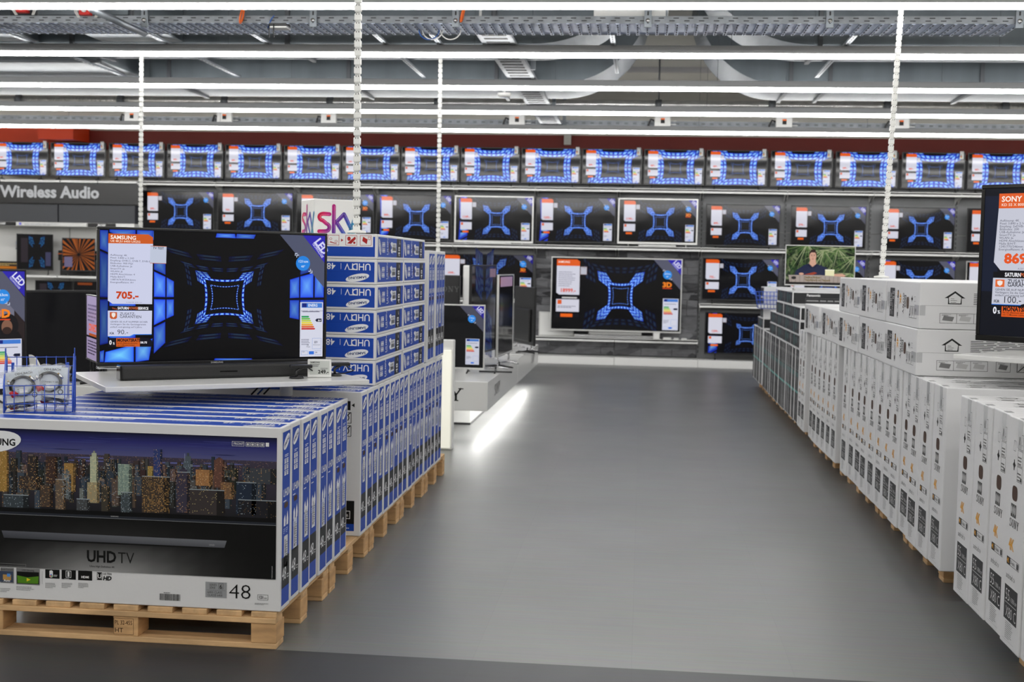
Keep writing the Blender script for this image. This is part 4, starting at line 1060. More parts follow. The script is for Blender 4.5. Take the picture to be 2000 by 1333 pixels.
    p = q(1090, 763); cv.text('UHD', p[0], p[1], .006, C(170), 8.2, 'l', 0, 1.2)
    p = q(452, 845); s_ = cv.text('UHD', p[0], p[1], .044, C(12), 8.2, 'l', .03, .88); cv.text('TV', p[0]+s_+.006, p[1]-.001, .044, C(14), 8.2, 'l', -.005, .88)
    p = q(468, 869); cv.text('Ultra High Definition 4K', p[0], p[1]-.004, .0075, C(16), 8.2, 'l', .005, .95)
    # upper right marks
    p = q(1207, 238); cv.text('FRONT', p[0]+.008, p[1]+.001, .0085, C(225), 8, 'l', .01); cv.frame(p[0]+.002, p[1]-.004, p[0]+.05, p[1]+.014, .0012, C(225), 8)
    for i in range(4): cv.frame(p[0]+.056+.019*i, p[1]-.004, p[0]+.072+.019*i, p[1]+.012, .0014, C(220), 8); cv.rect(p[0]+.06+.019*i, p[1]+.0, p[0]+.068+.019*i, p[1]+.008, C(200), 8)
    cv.rect(p[0]+.134, p[1]-.002, p[0]+.147, p[1]+.013, C(225), 8)
    # oval at the left edge
    p = q(10, 222); oval_logo(cv, p[0]-.028, p[1], .108, .042, 0, 8.3, c=C(14, 14, 16))
    # lower white strip
    zz = q(720, 930)[1]
    def chip(cx0, cx1, cy0, cy1, c=C(16)):
        a, d = q(cx0, cy1), q(cx1, cy0); cv.rect(a[0], a[1], d[0], d[1], c, 3); return a, d
    a, d = chip(236, 310, 890, 933); w = d[0]-a[0]; cv.poly([(a[0]+.3*w, a[1]+.006), (a[0]+.42*w, a[1]+.003), (a[0]+.54*w, a[1]+.006), (a[0]+.54*w, d[1]-.006), (a[0]+.42*w, d[1]-.003), (a[0]+.3*w, d[1]-.006)], C(230), 4); cv.rect(a[0]+.32*w, a[1]+.007, a[0]+.42*w, a[1]+.012, C(200, 60, 40), 5); cv.rect(a[0]+.43*w, a[1]+.007, a[0]+.52*w, a[1]+.012, C(70, 170, 70), 5); cv.rect(a[0]+.36*w, a[1]+.0125, a[0]+.47*w, a[1]+.017, C(70, 120, 220), 5); cv.bars(a[0]+.6*w, a[1]+.008, .3*w, .009, 2, C(210), 4)
    a, d = chip(321, 395, 893, 938); w = d[0]-a[0]; cv.frame(a[0]+.3*w, a[1]+.007, a[0]+.68*w, d[1]-.003, .0016, C(225), 4); cv.rect(a[0]+.42*w, a[1]+.011, a[0]+.56*w, d[1]-.007, C(215), 4); cv.bars(a[0]+.2*w, a[1]+.001, .6*w, .004, 1, C(210), 4)
    a, d = chip(407, 480, 897, 943); w = d[0]-a[0]; cv.text('HDMI', a[0]+.5*w, a[1]+.0085, .0088, C(240), 4, 'c', .03, 1.0)
    p = q(505, 942); cv.rect(p[0], p[1], p[0]+.021, p[1]+.03, C(14), 3); cv.text('U', p[0]+.0105, p[1]+.007, .016, C(225), 4, 'c', .02)
    for k in range(4): cv.rect(p[0]+.0015, p[1]+.004+.0065*k, p[0]+.0035, p[1]+.007+.0065*k, C(225), 4); cv.rect(p[0]+.0175, p[1]+.004+.0065*k, p[0]+.0195, p[1]+.007+.0065*k, C(225), 4)
    cv.text('ULTRA', p[0]+.024, p[1]+.021, .0085, C(14), 3, 'l', .01, .95, 0, .18); cv.text('HD', p[0]+.024, p[1]+.0, .016, C(14), 3, 'l', .05, 1.0, 0, .18)
    for cx in (236, 321, 407): p = q(cx, 975); cv.bars(p[0], p[1]-.006, .046, .022, 5, C(150), 3)
    a, d = chip(85, 207, 885, 965, C(120)); cv.rect(a[0]+.003, a[1]+.004, d[0]-.003, d[1]-.014, C(14), 4); w = d[0]-a[0]; h = d[1]-a[1]
    cv.poly([(a[0]+.006, a[1]+.006), (d[0]-.006, a[1]+.006), (d[0]-.004, a[1]+.55*h), (a[0]+.5*w, a[1]+.45*h), (a[0]+.004, a[1]+.55*h)], C(80, 130, 30), 5); cv.poly([(a[0]+.45*w, a[1]+.2*h), (a[0]+.62*w, a[1]+.32*h), (a[0]+.45*w, a[1]+.42*h)], C(222, 200, 40), 5.5)
    cv.text('UHD Upscaling', a[0]+w/2, d[1]-.0105, .0062, C(30), 5, 'c', 0, .9)
    a, d = chip(2, 72, 880, 957, C(120)); cv.rect(L0+.004, a[1]+.004, d[0]-.003, d[1]-.014, C(60, 70, 90), 4); w = d[0]-a[0]; h = d[1]-a[1]; cv.rect(a[0]+.2*w, a[1]+.2*h, a[0]+.8*w, a[1]+.55*h, C(180, 140, 80), 4.6); cv.rect(a[0]+.5*w, a[1]+.42*h, a[0]+.75*w, a[1]+.62*h, C(80, 140, 210), 4.8)
    cv.text('Auto', a[0]+.5*w, a[1]+.1*h, .009, C(240), 5.5, 'c', .01); cv.text('Quick Connect', d[0]-.004, d[1]-.0105, .0062, C(30), 5, 'r', 0, .9)
    p = q(85, 992); cv.bars(p[0], p[1]-.002, .08, .018, 4, C(150), 3); p = q(2, 1002); cv.bars(p[0], p[1]-.002, .045, .018, 3, C(150), 3)
    p = q(219, 965); cv.rect(p[0], p[1], p[0]+.001, p[1]+.052, C(150), 3)
    p = q(0, 862); cv.frame(L0+.003, p[1]-.004, p[0]+.108, p[1]+.006, .0008, C(150), 8)
    p = q(832, 1050); cv.barcode(p[0], p[1]+.002, .083, .026, 3); cv.bars(p[0]+.016, p[1]+.031, .05, .005, 1, C(60), 3)
    a, d = chip(1070, 1181, 957, 1032, C(150, 152, 154)); w = d[0]-a[0]; h = d[1]-a[1]
    cv.text('SERIES', a[0]+.18*w, a[1]+.75*h, .0088, C(60), 4, 'l', 0, .85); cv.text('S\u00c9RIE', a[0]+.18*w, a[1]+.56*h, .0088, C(60), 4, 'l', 0, .85); cv.text('6', a[0]+.66*w, a[1]+.6*h, .016, C(40), 4, 'l', .02); cv.frame(a[0]+.62*w, a[1]+.56*h, a[0]+.84*w, a[1]+.94*h, .0012, C(60), 4)
    cv.rect(a[0]+.06*w, a[1]+.47*h, a[0]+.94*w, a[1]+.485*h, C(90), 4); cv.text('6400 CLASS', a[0]+.1*w, a[1]+.27*h, .0088, C(60), 4, 'l', 0, .92); cv.text('CLASSE 6400', a[0]+.1*w, a[1]+.08*h, .0088, C(60), 4, 'l', 0, .85)
    p = q(1190, 1038); cv.text('48', p[0], p[1], .057, C(14), 3, 'l', -.012, 1.12)
    p = q(1342, 1045); cv.frame(p[0], p[1]-.001, p[0]+.041, p[1]+.02, .0012, C(30), 3); cv.text('121', p[0]+.004, p[1]+.004, .011, C(14), 3, 'l', .02, .85); cv.text('cm', p[0]+.0255, p[1]+.004, .007, C(14), 3, 'l', 0, .9)
    p = q(1327, 1068); cv.bars(p[0], p[1]-.002, .055, .008, 2, C(120), 3); p = q(1416, 935); cv.bars(p[0], p[1], .004, .05, 14, C(190), 8.5)
def second_front(b):
    cv = CV(b, (-SW/2, -ST/2, 0), (1, 0, 0), (0, 0, 1), P, .0004); W = SW
    cv.rect(.2, .06, W-.03, .175, C(18), 1); cv.rect(.2, .025, W-.03, .06, BL, 1); cv.frame(W-.1, .085, W-.05, .125, .003, C(225), 2); cv.text('cm', W-.09, .095, .018, C(230), 3, 'l'); cv.bars(W-.09, .036, .05, .012, 1, C(190, 205, 240), 2)
    cv.rect(W-.11, SH-.09, W-.055, SH-.045, C(18), 1); cv.poly([(W-.05, SH-.065), (W-.035, SH-.055), (W-.035, SH-.075)], C(18), 1)
    for i in range(2):
        z = SH-.155-.065*i; cv.frame(W-.11, z, W-.05, z+.055, .003, C(30), 1); cv.ell(W-.08, z+.028, .02, .02, C(60), 1); cv.ell(W-.08, z+.028, .015, .015, C(215), 2)
        b.raw([cv.p(W-.108, z+.003, 3), cv.p(W-.103, z, 3), cv.p(W-.052, z+.053, 3), cv.p(W-.057, z+.055, 3)], [(0, 1, 2, 3)], P, C(30))
GX = -1.3465-SW/2
ys = [4.625, 4.772, 4.910, 5.045, 5.19, 5.325, 5.46, 5.588]
for i, y in enumerate(ys):
    samsung((GX+(0, -.004, .002, -.003, .003, -.002, .001, -.004)[i], y+ST/2, .1455), ['nearest blue television carton showing the night skyline picture on its front'][0] if i == 0 else
            '%s standing blue carton behind the skyline picture on the nearest pallet' % ORD[i-1], 'standing blue cartons of the near pallet', None, i in (0, 1, 6, 7), (-.06, -.02, .0, .01, -.02, .0, .0, .0)[i], front_picture if i == 0 else None)
y = 5.985; g2 = []
for i in range(18): g2.append(y); y += .1345+(.012 if i in (2, 7, 12) else .003)
for i, y in enumerate(g2):
    samsung((GX+random.uniform(-.004, .003), y+ST/2, .1455), '%s standing blue carton of the long row below the flat blue cartons' % ORD[i], 'standing blue cartons of the long row', None, i in (0, 2, 4, 5, 6, 7, 13, 14, 16), random.uniform(-.01, .05) if i > 1 else .04, second_front if i == 0 else None)
LV = ['lowest', 'second', 'third', 'fourth', 'fifth', 'topmost']
def red_label(b):
    cv = CV(b, (-SW/2, -ST/2, SH), (1, 0, 0), (0, 1, 0), P, .0003)
    cv.rect(.012, .012, SW-.012, ST-.014, BL, 4.2); r_ = C(168, 34, 34)
    x0 = SW-.27; cv.rect(x0, ST-.066, SW-.022, ST+.0, C(228), 5)
    for i, x in enumerate((x0+.012, x0+.105, x0+.18)):
        cv.frame(x, ST-.06, x+.06, ST-.008, .0022, r_, 6)
        if i == 0:
            for e in (.016, .044): cv.ell(x+e, ST-.028+(-.012 if e > .03 else 0), .007, .006, r_, 6); cv.ell(x+e, ST-.028+(-.012 if e > .03 else 0), .005, .004, C(228), 6.5)
            cv.poly([(x+.01, ST-.045), (x+.045, ST-.054), (x+.05, ST-.052), (x+.015, ST-.041)], r_, 6)
        if i == 1: cv.poly([(x+.008, ST-.05), (x+.03, ST-.052), (x+.054, ST-.026), (x+.05, ST-.014), (x+.03, ST-.03)], r_, 6); cv.ell(x+.018, ST-.026, .009, .011, r_, 6); cv.ell(x+.046, ST-.046, .006, .006, r_, 6)
        if i == 2: cv.poly([(x+.012, ST-.036), (x+.036, ST-.052), (x+.04, ST-.028), (x+.016, ST-.014)], r_, 6); cv.frame(x+.042, ST-.03, x+.054, ST-.014, .002, r_, 6)
    cv.poly([(x0+.082, ST-.026), (x0+.094, ST-.034), (x0+.082, ST-.042)][::-1], r_, 6)
for c, (y0, dx) in enumerate(((6.295, 0), (7.035, 0))):
    for l in range(6):
        z = .8595+.1295*l
        o = samsung((GX+(random.uniform(-.012, .004) if c else random.uniform(-.004, .004)), y0+SH, z+ST/2), '%s carton of the %s column of flat-laid blue cartons' % (LV[l], ('near', 'far')[c]), 'flat-laid blue cartons', (PI/2, 0, 0), l > 3, 0, red_label if (c == 0 and l == 5) else None)
for i in range(5):
    y = 7.85+(.13, .144, .144, .13, .13)[i]*i+(.014 if i == 2 else 0)
    samsung((GX+random.uniform(-.004, .004), (7.852, 7.99, 8.145, 8.282, 8.414)[i]+ST/2, .8595), '%s upper standing blue carton beyond the flat-laid ones' % ORD[i], 'upper standing blue cartons', None, True, random.uniform(-.02, .03))

# printed white cube on top
def sky_letters(cv, w, h):
    st = [(0, (225, 150, 40)), (.12, (205, 30, 40)), (.35, (190, 30, 110)), (.55, (100, 40, 140)), (.75, (50, 80, 160)), (1, (70, 190, 170))]
    def colr(t):
        for (a, c0), (b_, c1) in zip(st, st[1:]):
            if t <= b_: k = (t-a)/(b_-a); return C(*[c0[i]+(c1[i]-c0[i])*k for i in range(3)])
        return C(*st[-1][1])
    x0, th = .06*w, .088*w
    def stroke(pts):
        pts = [(x, .035*h+(y-.16*h)*1.33) for x, y in pts]
        P_ = []
        for (xa, ya), (xb, yb) in zip(pts, pts[1:]):
            for k in range(6): P_.append((xa+(xb-xa)*k/6, ya+(yb-ya)*k/6))
        P_.append(pts[-1])
        for i in range(len(P_)-1):
            (xa, ya), (xb, yb) = P_[i], P_[i+1]; d = Vector((xb-xa, yb-ya)).normalized(); n = Vector((-d.y, d.x))*th/2
            t = (xa/w)*.75+(1-ya/h)*.25
            cv.poly([(xa+n.x, ya+n.y), (xa-n.x, ya-n.y), (xb-n.x, yb-n.y), (xb+n.x, yb+n.y)], colr(t), 2); cv.ell(xa, ya, th/2, th/2, colr(t), 1.6, 0, 12)
            n2 = n*.16; o = n*.4
            c = [min(1, v*1.3+.12) for v in colr(t)[:3]]+[1]
            cv.poly([(xa+n2.x+o.x, ya+n2.y+o.y), (xa-n2.x+o.x, ya-n2.y+o.y), (xb-n2.x+o.x, yb-n2.y+o.y), (xb+n2.x+o.x, yb+n2.y+o.y)], tuple(c), 3)
        xa, ya = P_[-1]; cv.ell(xa, ya, th/2, th/2, colr((xa/w)*.75+(1-ya/h)*.25), 1.6, 0, 12)
    arc = lambda cx, cy, rx, ry, a0, a1: [(cx+rx*math.cos(a0+(a1-a0)*k/8), cy+ry*math.sin(a0+(a1-a0)*k/8)) for k in range(9)]
    a = h*.32
    stroke([(.36*w, .56*h)]+arc(.22*w, .49*h, .1*w, .075*h, PI*.5, PI*1.45)+arc(.26*w, .27*h, .1*w, .085*h, PI*.4, -PI*.5)+[(.12*w, .18*h)])
    stroke([(.46*w, .74*h), (.46*w, .16*h)])
    stroke([(.53*w, .40*h), (.70*w, .57*h), (.94*w, .12*h)]); stroke([(.53*w, .38*h), (.70*w, .14*h)])
    stroke([(.99*w, .57*h), (.80*w, .06*h)])
m = MB(); w, h = .24, .186; m.box(-w/2, w/2, -w/2, w/2, 0, h, M_WHITE2, .005)
for cvx in (CV(m, (-w/2, -w/2, 0), (1, 0, 0), (0, 0, 1), P, .0005), CV(m, (-w/2, w/2, 0), (0, -1, 0), (0, 0, 1), P, .0005)): sky_letters(cvx, w, h)
th = math.radians(32); pc = at(613, 455, 6.62)
cube = tag(m.build('printed_cube', None, (pc.x+.12*math.cos(th)-.12*math.sin(th), 6.62+.12*math.sin(th)+.12*math.cos(th), 1.6405), (0, 0, th)), 'white cube with rainbow lettering on top of the flat-laid blue cartons', 'display cube')

# ------------------------------------------------------------------ the large display television on its swivel board
BA = math.radians(35.2)
bd_d, bd_n = Vector((math.cos(BA), math.sin(BA), 0)), Vector((-math.sin(BA), math.cos(BA), 0))
BO = Vector((-2.21, 5.0, .95))                           # front left corner of the board top
def onb(u, v, z=0.0): return BO + bd_d*u + bd_n*v + Vector((0, 0, z))
r = tag(empty('display_board', onb(0, 0, -.022), BA), 'white swivel board carrying the large display television above the blue cartons', 'display board')
MB().box(0, 1.185, 0, .744, 0, .022, M_WHITE2, .003).build('board', r)
lp = atz(559, 772, .86); lv = lp-BO
MB().cyl((lv.dot(bd_d), lv.dot(bd_n), -.0695), (lv.dot(bd_d), lv.dot(bd_n), 0), .03, M_SHELF, 20).build('post', r)
for q in range(3):
    MB().tube([(lv.dot(bd_d)-.05-.03*q, lv.dot(bd_n)+.02, -.001), (lv.dot(bd_d)-.07-.03*q, lv.dot(bd_n)+.02, -.03), (lv.dot(bd_d)-.10-.03*q, lv.dot(bd_n)+.03, -.064)], .004, M_BLUEC if q == 1 else M_CABLE, 6).build('cable', r)

def main_paint(cv, W, H):
    random.seed(2)
    def m(x, y):
        u = (x-583)/1267.0; t = 55+53*u; b = 797-17*u
        return (u*W, H*(1-(y-t)/(b-t)))
    def pane(x0, y0, x1, y1, x2, y2, x3, y3, k=1.0, lv=2, hue=(70, 122, 255)):   # tl, tr, br, bl
        q = [m(x0, y0), m(x1, y1), m(x2, y2), m(x3, y3)]
        c = (sum(p[0] for p in q)/4, sum(p[1] for p in q)/4)
        cv.poly(q[::-1], glow(hue[0]*.3, hue[1]*.4, hue[2]*.8, k), lv)
        n = 6
        vs = [cv.p(*c, lv+.5)]; cols = [glow(min(255, hue[0]*1.5), min(255, hue[1]*1.4), 255, k)]
        for i in range(4):
            for j in range(n):
                a, b = q[i], q[(i+1) % 4]; t = j/n; p = (a[0]+(b[0]-a[0])*t, a[1]+(b[1]-a[1])*t)
                e = .95; p = (c[0]+(p[0]-c[0])*e, c[1]+(p[1]-c[1])*e)
                vs.append(cv.p(*p, lv+.5)); cols.append(glow(hue[0]*.62, hue[1]*.72, hue[2]*.95, k))
        L_ = len(vs)-1
        cv.mb.raw(vs, [(0, 1+(i+1) % L_, 1+i) for i in range(L_)], SCR, cols)
    c_ = m(1260, 440); cx, cy = c_
    cv.clip = (0, 0, W, H)
    a, b = .0605*W, .0925*H
    tiles(cv, cx, cy, a, b, 1.0, 1.13, 1, 5, 0, .9, .25, .14)
    tiles(cv, cx, cy, a, b*1.04, 1.44, 1.66, 1, 4, 0, 1.0, .12, .12)
    tiles(cv, cx, cy, a, b*1.04, 1.68, 2.2, 3, 5, .56, 1.05, .08, .12, fade=.55)
    tiles(cv, cx, cy, a, b, 2.7, 3.1, 2, 6, .3, .07, .25, .12, sides=(2, 3))
    tiles(cv, cx, cy, a, b*.9, 3.0, 3.5, 2, 3, 0, .07, .25, .2, sides=(0, 1))
    tiles(cv, cx, cy, a, b*.9, 4.2, 4.9, 2, 2, 0, .05, .25, .2, sides=(0, 1))
    cv.clip = None
    # left windows
    pane(583, 60, 625, 62, 625, 185, 583, 165, .45); pane(583, 175, 625, 195, 625, 435, 583, 432, .30); pane(583, 445, 625, 445, 625, 690, 583, 700, .3); pane(583, 735, 605, 728, 603, 795, 583, 795, .6)
    pane(632, 58, 770, 62, 770, 130, 632, 72, .6); pane(776, 62, 862, 66, 862, 118, 776, 132, .6)
    pane(632, 80, 770, 140, 770, 435, 632, 435, .75, 2); pane(632, 445, 770, 445, 770, 660, 632, 705, .75)
    pane(862, 68, 866, 68, 866, 120, 862, 118, .5)
    pane(868, 200, 930, 222, 930, 312, 868, 282, .5); pane(868, 292, 930, 322, 930, 436, 868, 434, .95); pane(936, 326, 976, 348, 976, 436, 936, 436, .8)
    pane(868, 446, 930, 448, 930, 560, 868, 592, .95); pane(936, 448, 976, 448, 976, 538, 936, 556, .8); pane(868, 602, 930, 572, 930, 690, 868, 750, .6)
    pane(612, 738, 762, 698, 762, 796, 606, 796, 1.0, 2, (80, 150, 255)); pane(770, 700, 862, 664, 842, 786, 770, 796, .85, 2, (80, 140, 255))
    # right windows
    pane(1640, 345, 1696, 330, 1696, 446, 1640, 448, .75); pane(1702, 328, 1782, 310, 1782, 446, 1702, 446, .95); pane(1790, 308, 1846, 298, 1846, 446, 1790, 446, .8)
    pane(1640, 458, 1696, 458, 1696, 566, 1640, 556, .6); pane(1702, 458, 1846, 458, 1846, 590, 1702, 566, .6); pane(1702, 240, 1782, 215, 1782, 300, 1702, 320, .35)
    # top and bottom light bars
    pane(1212, 86, 1316, 90, 1322, 114, 1206, 108, .8); pane(1326, 90, 1436, 96, 1426, 118, 1320, 114, .6); pane(1205, 778, 1420, 780, 1420, 791, 1200, 791, .7)
    # the price panel
    wh = glow(216, 220, 246, .86); or_ = glow(206, 92, 34, .95)
    P_ = lambda pts, c, lv: cv.poly([m(*p) for p in pts][::-1], c, lv)
    P_([(627, 80), (838, 88), (862, 104), (862, 140), (626, 134)], or_, 5)
    P_([(626, 134), (862, 140), (858, 474), (648, 470), (624, 452)], wh, 5)
    def T(s_, x, y, h, c, lv=7, a='l', bo=0, sx=1.0): p = m(x, y); cv.text(s_, p[0], p[1], h/742*H, c, lv, a, bo, sx, -.012)
    T('SAMSUNG', 637, 110, 21, glow(250, 240, 230), 7, 'l', .02, 1.02); T('UE 48 JU 6450 UXZG', 637, 126, 11, glow(246, 226, 210), 7, 'l', .015, 1.15)
    dk = glow(70, 72, 92)
    for i, s_ in enumerate(('Aufl\u00f6sung: 4K', 'Pixel: 3.840 x 2.160', 'Empfang: DVB-C, DVB-T, DVB-S', 'Bildindex: 900 PQI', 'USB-Aufnahme: Ja', 'SmartTV: Ja', 'WLAN: Ja', 'HDMI Anschl\u00fcsse: 4', 'Ma\u00dfe B/H/T:', '1087/676.8/254.6mm', 'Energieeffizient: A+')):
        T(s_, 636, 203+15.1*i, 9.4, dk, 7, 'l', .0, 1.22)
    T('705.-', 666, 440, 38, glow(196, 66, 24), 7, 'l', .04, 1.12)
    T('A.1965198 / 8.70 / G.3', 720, 465, 6, glow(120, 120, 140), 7, 'l', 0, 1.1)
    P_([(626, 481), (838, 484), (858, 498), (858, 509), (624, 507)], glow(16, 16, 24), 5)
    T('SATURN', 675, 501, 14, glow(230, 230, 236), 7, 'l', .04, .8); T('POWER', 732, 502, 14, glow(190, 96, 50), 7, 'l', .03, .8); T('SERVICE', 782, 503, 14, glow(230, 230, 236), 7, 'l', .04, .8)
    for i in range(3): P_([(646+9*i, 490+3*i), (652+9*i, 490+3*i), (655+9*i, 498+2*i), (649+9*i, 500+2*i)], glow(150, 70, 40), 7)
    P_([(624, 508), (858, 510), (856, 640), (760, 640), (738, 651), (624, 650)], wh, 5)
    P_([(738, 651), (760, 640), (856, 640), (856, 644), (762, 644), (741, 655), (624, 654), (624, 650)], glow(60, 130, 230), 5.4)
    P_([(634, 516), (672, 517), (672, 548), (664, 555), (642, 554), (634, 546)], glow(196, 88, 40), 6)
    P_([(643, 523), (653, 519), (664, 523), (663, 538), (653, 548), (644, 538)], glow(236, 226, 220), 7)
    T('ZUSATZ-', 686, 533, 15, glow(30, 30, 46), 7, 'l', .0, 1.0); T('GARANTIEN', 686, 549, 15, glow(30, 30, 46), 7, 'l', 0, 1.0)
    T('GEHEN SIE AUF NUMMER SICHER', 636, 574, 9, glow(40, 40, 60), 7, 'l', .0, 1.08); T('Verl\u00e4ngern Sie die Ger\u00e4tegarantie', 636, 588, 9, glow(40, 40, 60), 7, 'l', 0, 1.12); T('einfach und g\u00fcnstig auf 5 Jahre.', 636, 603, 9, glow(40, 40, 60), 7, 'l', 0, 1.1)
    T('F\u00dcR', 633, 640, 11, glow(20, 20, 40), 7, 'l', .03, .85); T('90.-', 672, 640, 27, glow(20, 20, 40), 7, 'l', -.005, 1.05)
    P_([(626, 660), (840, 662), (858, 676), (858, 711), (626, 709)], glow(14, 16, 28), 5)
    P_([(668, 661), (793, 662), (793, 710), (668, 709)], glow(206, 92, 28, .95), 6)
    T('0', 631, 697, 24, glow(236, 236, 244), 7, 'l', .03, .8); T('%', 650, 697, 13, glow(236, 236, 244), 7, 'l', .02, .8); T('MONATSRATE', 673, 681, 17, glow(20, 16, 16), 7, 'l', .04, .82)
    T('Bei 0% effektivem Jahreszins', 673, 693, 6.5, glow(40, 20, 10), 7, 'l', .01, 1.05); T('mit 12 Monaten Laufzeit', 673, 704, 6.5, glow(40, 20, 10), 7, 'l', .01, 1.05); T('58.75', 795, 692, 11, glow(236, 236, 244), 7, 'l', .03, 1.1)
    # test tag (its square code is left blank)
    P_([(848, 150), (935, 154), (933, 251), (846, 247)], glow(198, 206, 226, .9), 5.5); P_([(848, 150), (935, 154), (935, 157), (848, 153)], glow(190, 110, 80), 6); P_([(846, 244), (933, 248), (933, 251), (846, 247)], glow(190, 110, 80), 6)
    p = m(891, 170); cv.text('TV TEST', p[0], p[1], 13/742*H, glow(20, 20, 34), 7, 'c', .015, .9, -.02)
    # corner ribbon
    P_([(1577, 97), (1715, 103), (1848, 255), (1848, 392)], glow(98, 104, 132, .62), 4); P_([(1715, 103), (1850, 109), (1848, 255)], glow(48, 40, 176, .95), 5)
    p = m(1783, 140); q2 = m(1830, 200); an = math.atan2(q2[1]-p[1], q2[0]-p[0])
    cv.text('LED', p[0], p[1], 46/742*H, glow(206, 206, 240), 6, 'l', .04, .88, an)
    p = m(1770, 150); cv.text('TECHNOLOGIE', p[0], p[1], 15/742*H, glow(196, 196, 236), 6, 'l', .03, .72, an)
    p = m(1717, 257); cv.ell(p[0], p[1], .0335*W, .0335*W, glow(36, 128, 220), 6); cv.text('121cm', p[0], p[1]+.004, 15/742*H, glow(214, 232, 250), 7, 'c', .01, 1.1); cv.text('48"', p[0], p[1]-.02, 13/742*H, glow(214, 232, 250), 7, 'c', 0, 1.05)
    for bx, by, sg in ((1668, 200, 1), (1774, 312, -1)):
        for e in (0, 9): P_([(bx+sg*e, by+sg*e), (bx+sg*(e+15), by+sg*e), (bx+sg*(e+15), by+sg*(e+4)), (bx+sg*(e+4), by+sg*(e+4)), (bx+sg*(e+4), by+sg*(e+15)), (bx+sg*e, by+sg*(e+15))], glow(200, 210, 232), 6)
    a0, a1 = m(1703, 772), m(1842, 472)
    energy_label(cv, a0[0], a0[1], a1[0], a1[1], 5, .88); p = m(1750, 495); cv.text('ENERG', p[0], p[1], 16/742*H, glow(230, 236, 246), 8, 'l', .02, .85)
    p = m(1708, 521); cv.text('SAMSUNG  UE 48 JU 6450 UXZG', p[0], p[1], 6.5/742*H, glow(60, 62, 90), 7, 'l', 0, 1.05)
    p = m(1811, 577); cv.text('A+', p[0], p[1], 12/742*H, glow(240, 240, 246), 8, 'l', .02, .9)
    p = m(1790, 698); cv.text('89', p[0], p[1], 15/742*H, glow(60, 62, 84), 8, 'l'); p = m(1782, 709); cv.text('kWh/annum', p[0], p[1], 6.5/742*H, glow(60, 62, 84), 8, 'l'); p = m(1745, 711); cv.text('64', p[0], p[1], 9/742*H, glow(60, 62, 84), 8); p = m(1742, 720); cv.text('Watt', p[0], p[1], 8/742*H, glow(60, 62, 84), 8)
    p = m(1716, 748); cv.text('121', p[0], p[1], 9/742*H, glow(60, 62, 84), 8); p = m(1797, 752); cv.text('48', p[0], p[1], 9/742*H, glow(60, 62, 84), 8)
c0 = onb(.60, .455)
tvm = television('large display television priced 705 with blue light tunnel on the white swivel board', c0.x, .998, c0.y, 1.09, .63, M_BLACK, main_paint, yaw=BA, shelf=.951, bez=.012, depth=.06, feet=None)
m = MB(); m.box(-.545, .545, -.006, .03, .036, .048, M_CHROME, .004); m.build('chin_strip', tvm)
m = MB(); cv = CV(m, (-.045, -.0005, .0525), (1, 0, 0), (0, 0, 1), P, .0004); cv.text('SAMSUNG', .045, 0, .0075, C(176), 1, 'c', .02, 1.2); m.build('maker_lettering', tvm)
MB().box(-.2, .2, .03, .07, 0, .2, M_BLACK, .01).build('stand_neck', tvm); MB().box(-.3, .3, .0, .2, 0, .012, M_GLOSS, .005).build('stand_base', tvm)
p = onb(.585, .285); r = MB(); r.box(-.47, .47, -.04, .035, .0, .064, M_SBAR, .012); r = r.build('sound_bar', None, (p.x, p.y, .951), (0, 0, BA))
for sx in (-1, 1): MB().box(sx*.47-.004, sx*.47+.004, -.042, .037, .0, .066, M_GLOSS, .008).build('end_cap', r)
m = MB(); m.box(-.03, .05, -.0415, -.0405, .028, .034, M_GLOSS); m.build('status_window', r)
tag(r, 'long black sound bar in front of the large display television', 'sound bar')
p = onb(1.00, .16)
r = MB(); r.box(-.055, .055, -.006, .006, 0, .085, M_WHITE2, .004); cv = CV(r, (-.055, -.0062, 0), (1, 0, 0), (0, 0, 1), P, .0003)
cv.rect(.009, .012, .101, .077, C(190, 194, 190), 1); cv.text('SAMSUNG', .013, .0665, .0066, C(40), 2, 'l', .03, 1.0); cv.bars(.013, .05, .05, .014, 3, C(70), 2); cv.bars(.06, .034, .035, .012, 3, C(110), 2); cv.text('249.-', .097, .018, .016, C(30), 2, 'r', .035, 1.05)
tag(r.build('price_tag', None, (p.x, p.y, .951), (math.radians(-8), 0, math.radians(16))), 'small white price tag reading 249 on the swivel board', 'price tag')
for u_, v_, l in ((.885, .15, 'black remote holder left of the small white price tag'), (1.10, .22, 'black remote holder right of the small white price tag')):
    p = onb(u_, v_); m = MB(); m.lathe([(0, 0), (.035, 0), (.03, .008), (0, .01)], M_BLACK, 20); m.tube([(0, 0, .008), (.0, .01, .03), (.03, .01, .05)], .007, M_BLACK, 8)
    m.box(-.03, .075, -.0, .028, .045, .062, M_BLACK, .006)
    r = m.build('remote_holder', None, (p.x, p.y, .951), (0, 0, BA-.15))
    MB().tube([(.05, .02, .05), (.1, .04, .02), (.06, .06, .005), (-.02, .08, .004)], .003, M_CABLE, 6).build('cable', r)
    tag(r, l, 'remote holder', 'remote holders')
def lilac(cv, W, H):
    cv.rect(0, 0, W, H, glow(190, 172, 214, .62), 1)
    cv.bars(.1*W, .08*H, .8*W, .24*H, 5, glow(60, 50, 70), 3); cv.text('CONNECT', .5*W, .45*H, .1*W, glow(222, 92, 40), 3, 'c', .04, .9); cv.bars(.1*W, .6*H, .8*W, .3*H, 5, glow(100, 90, 120), 3); cv.rect(0, .34*H, W, .37*H, glow(10, 10, 14), 3); cv.rect(.2*W, .37*H, .8*W, .41*H, glow(190, 90, 40, .8), 3)
q = at(181, 735, 6.15)
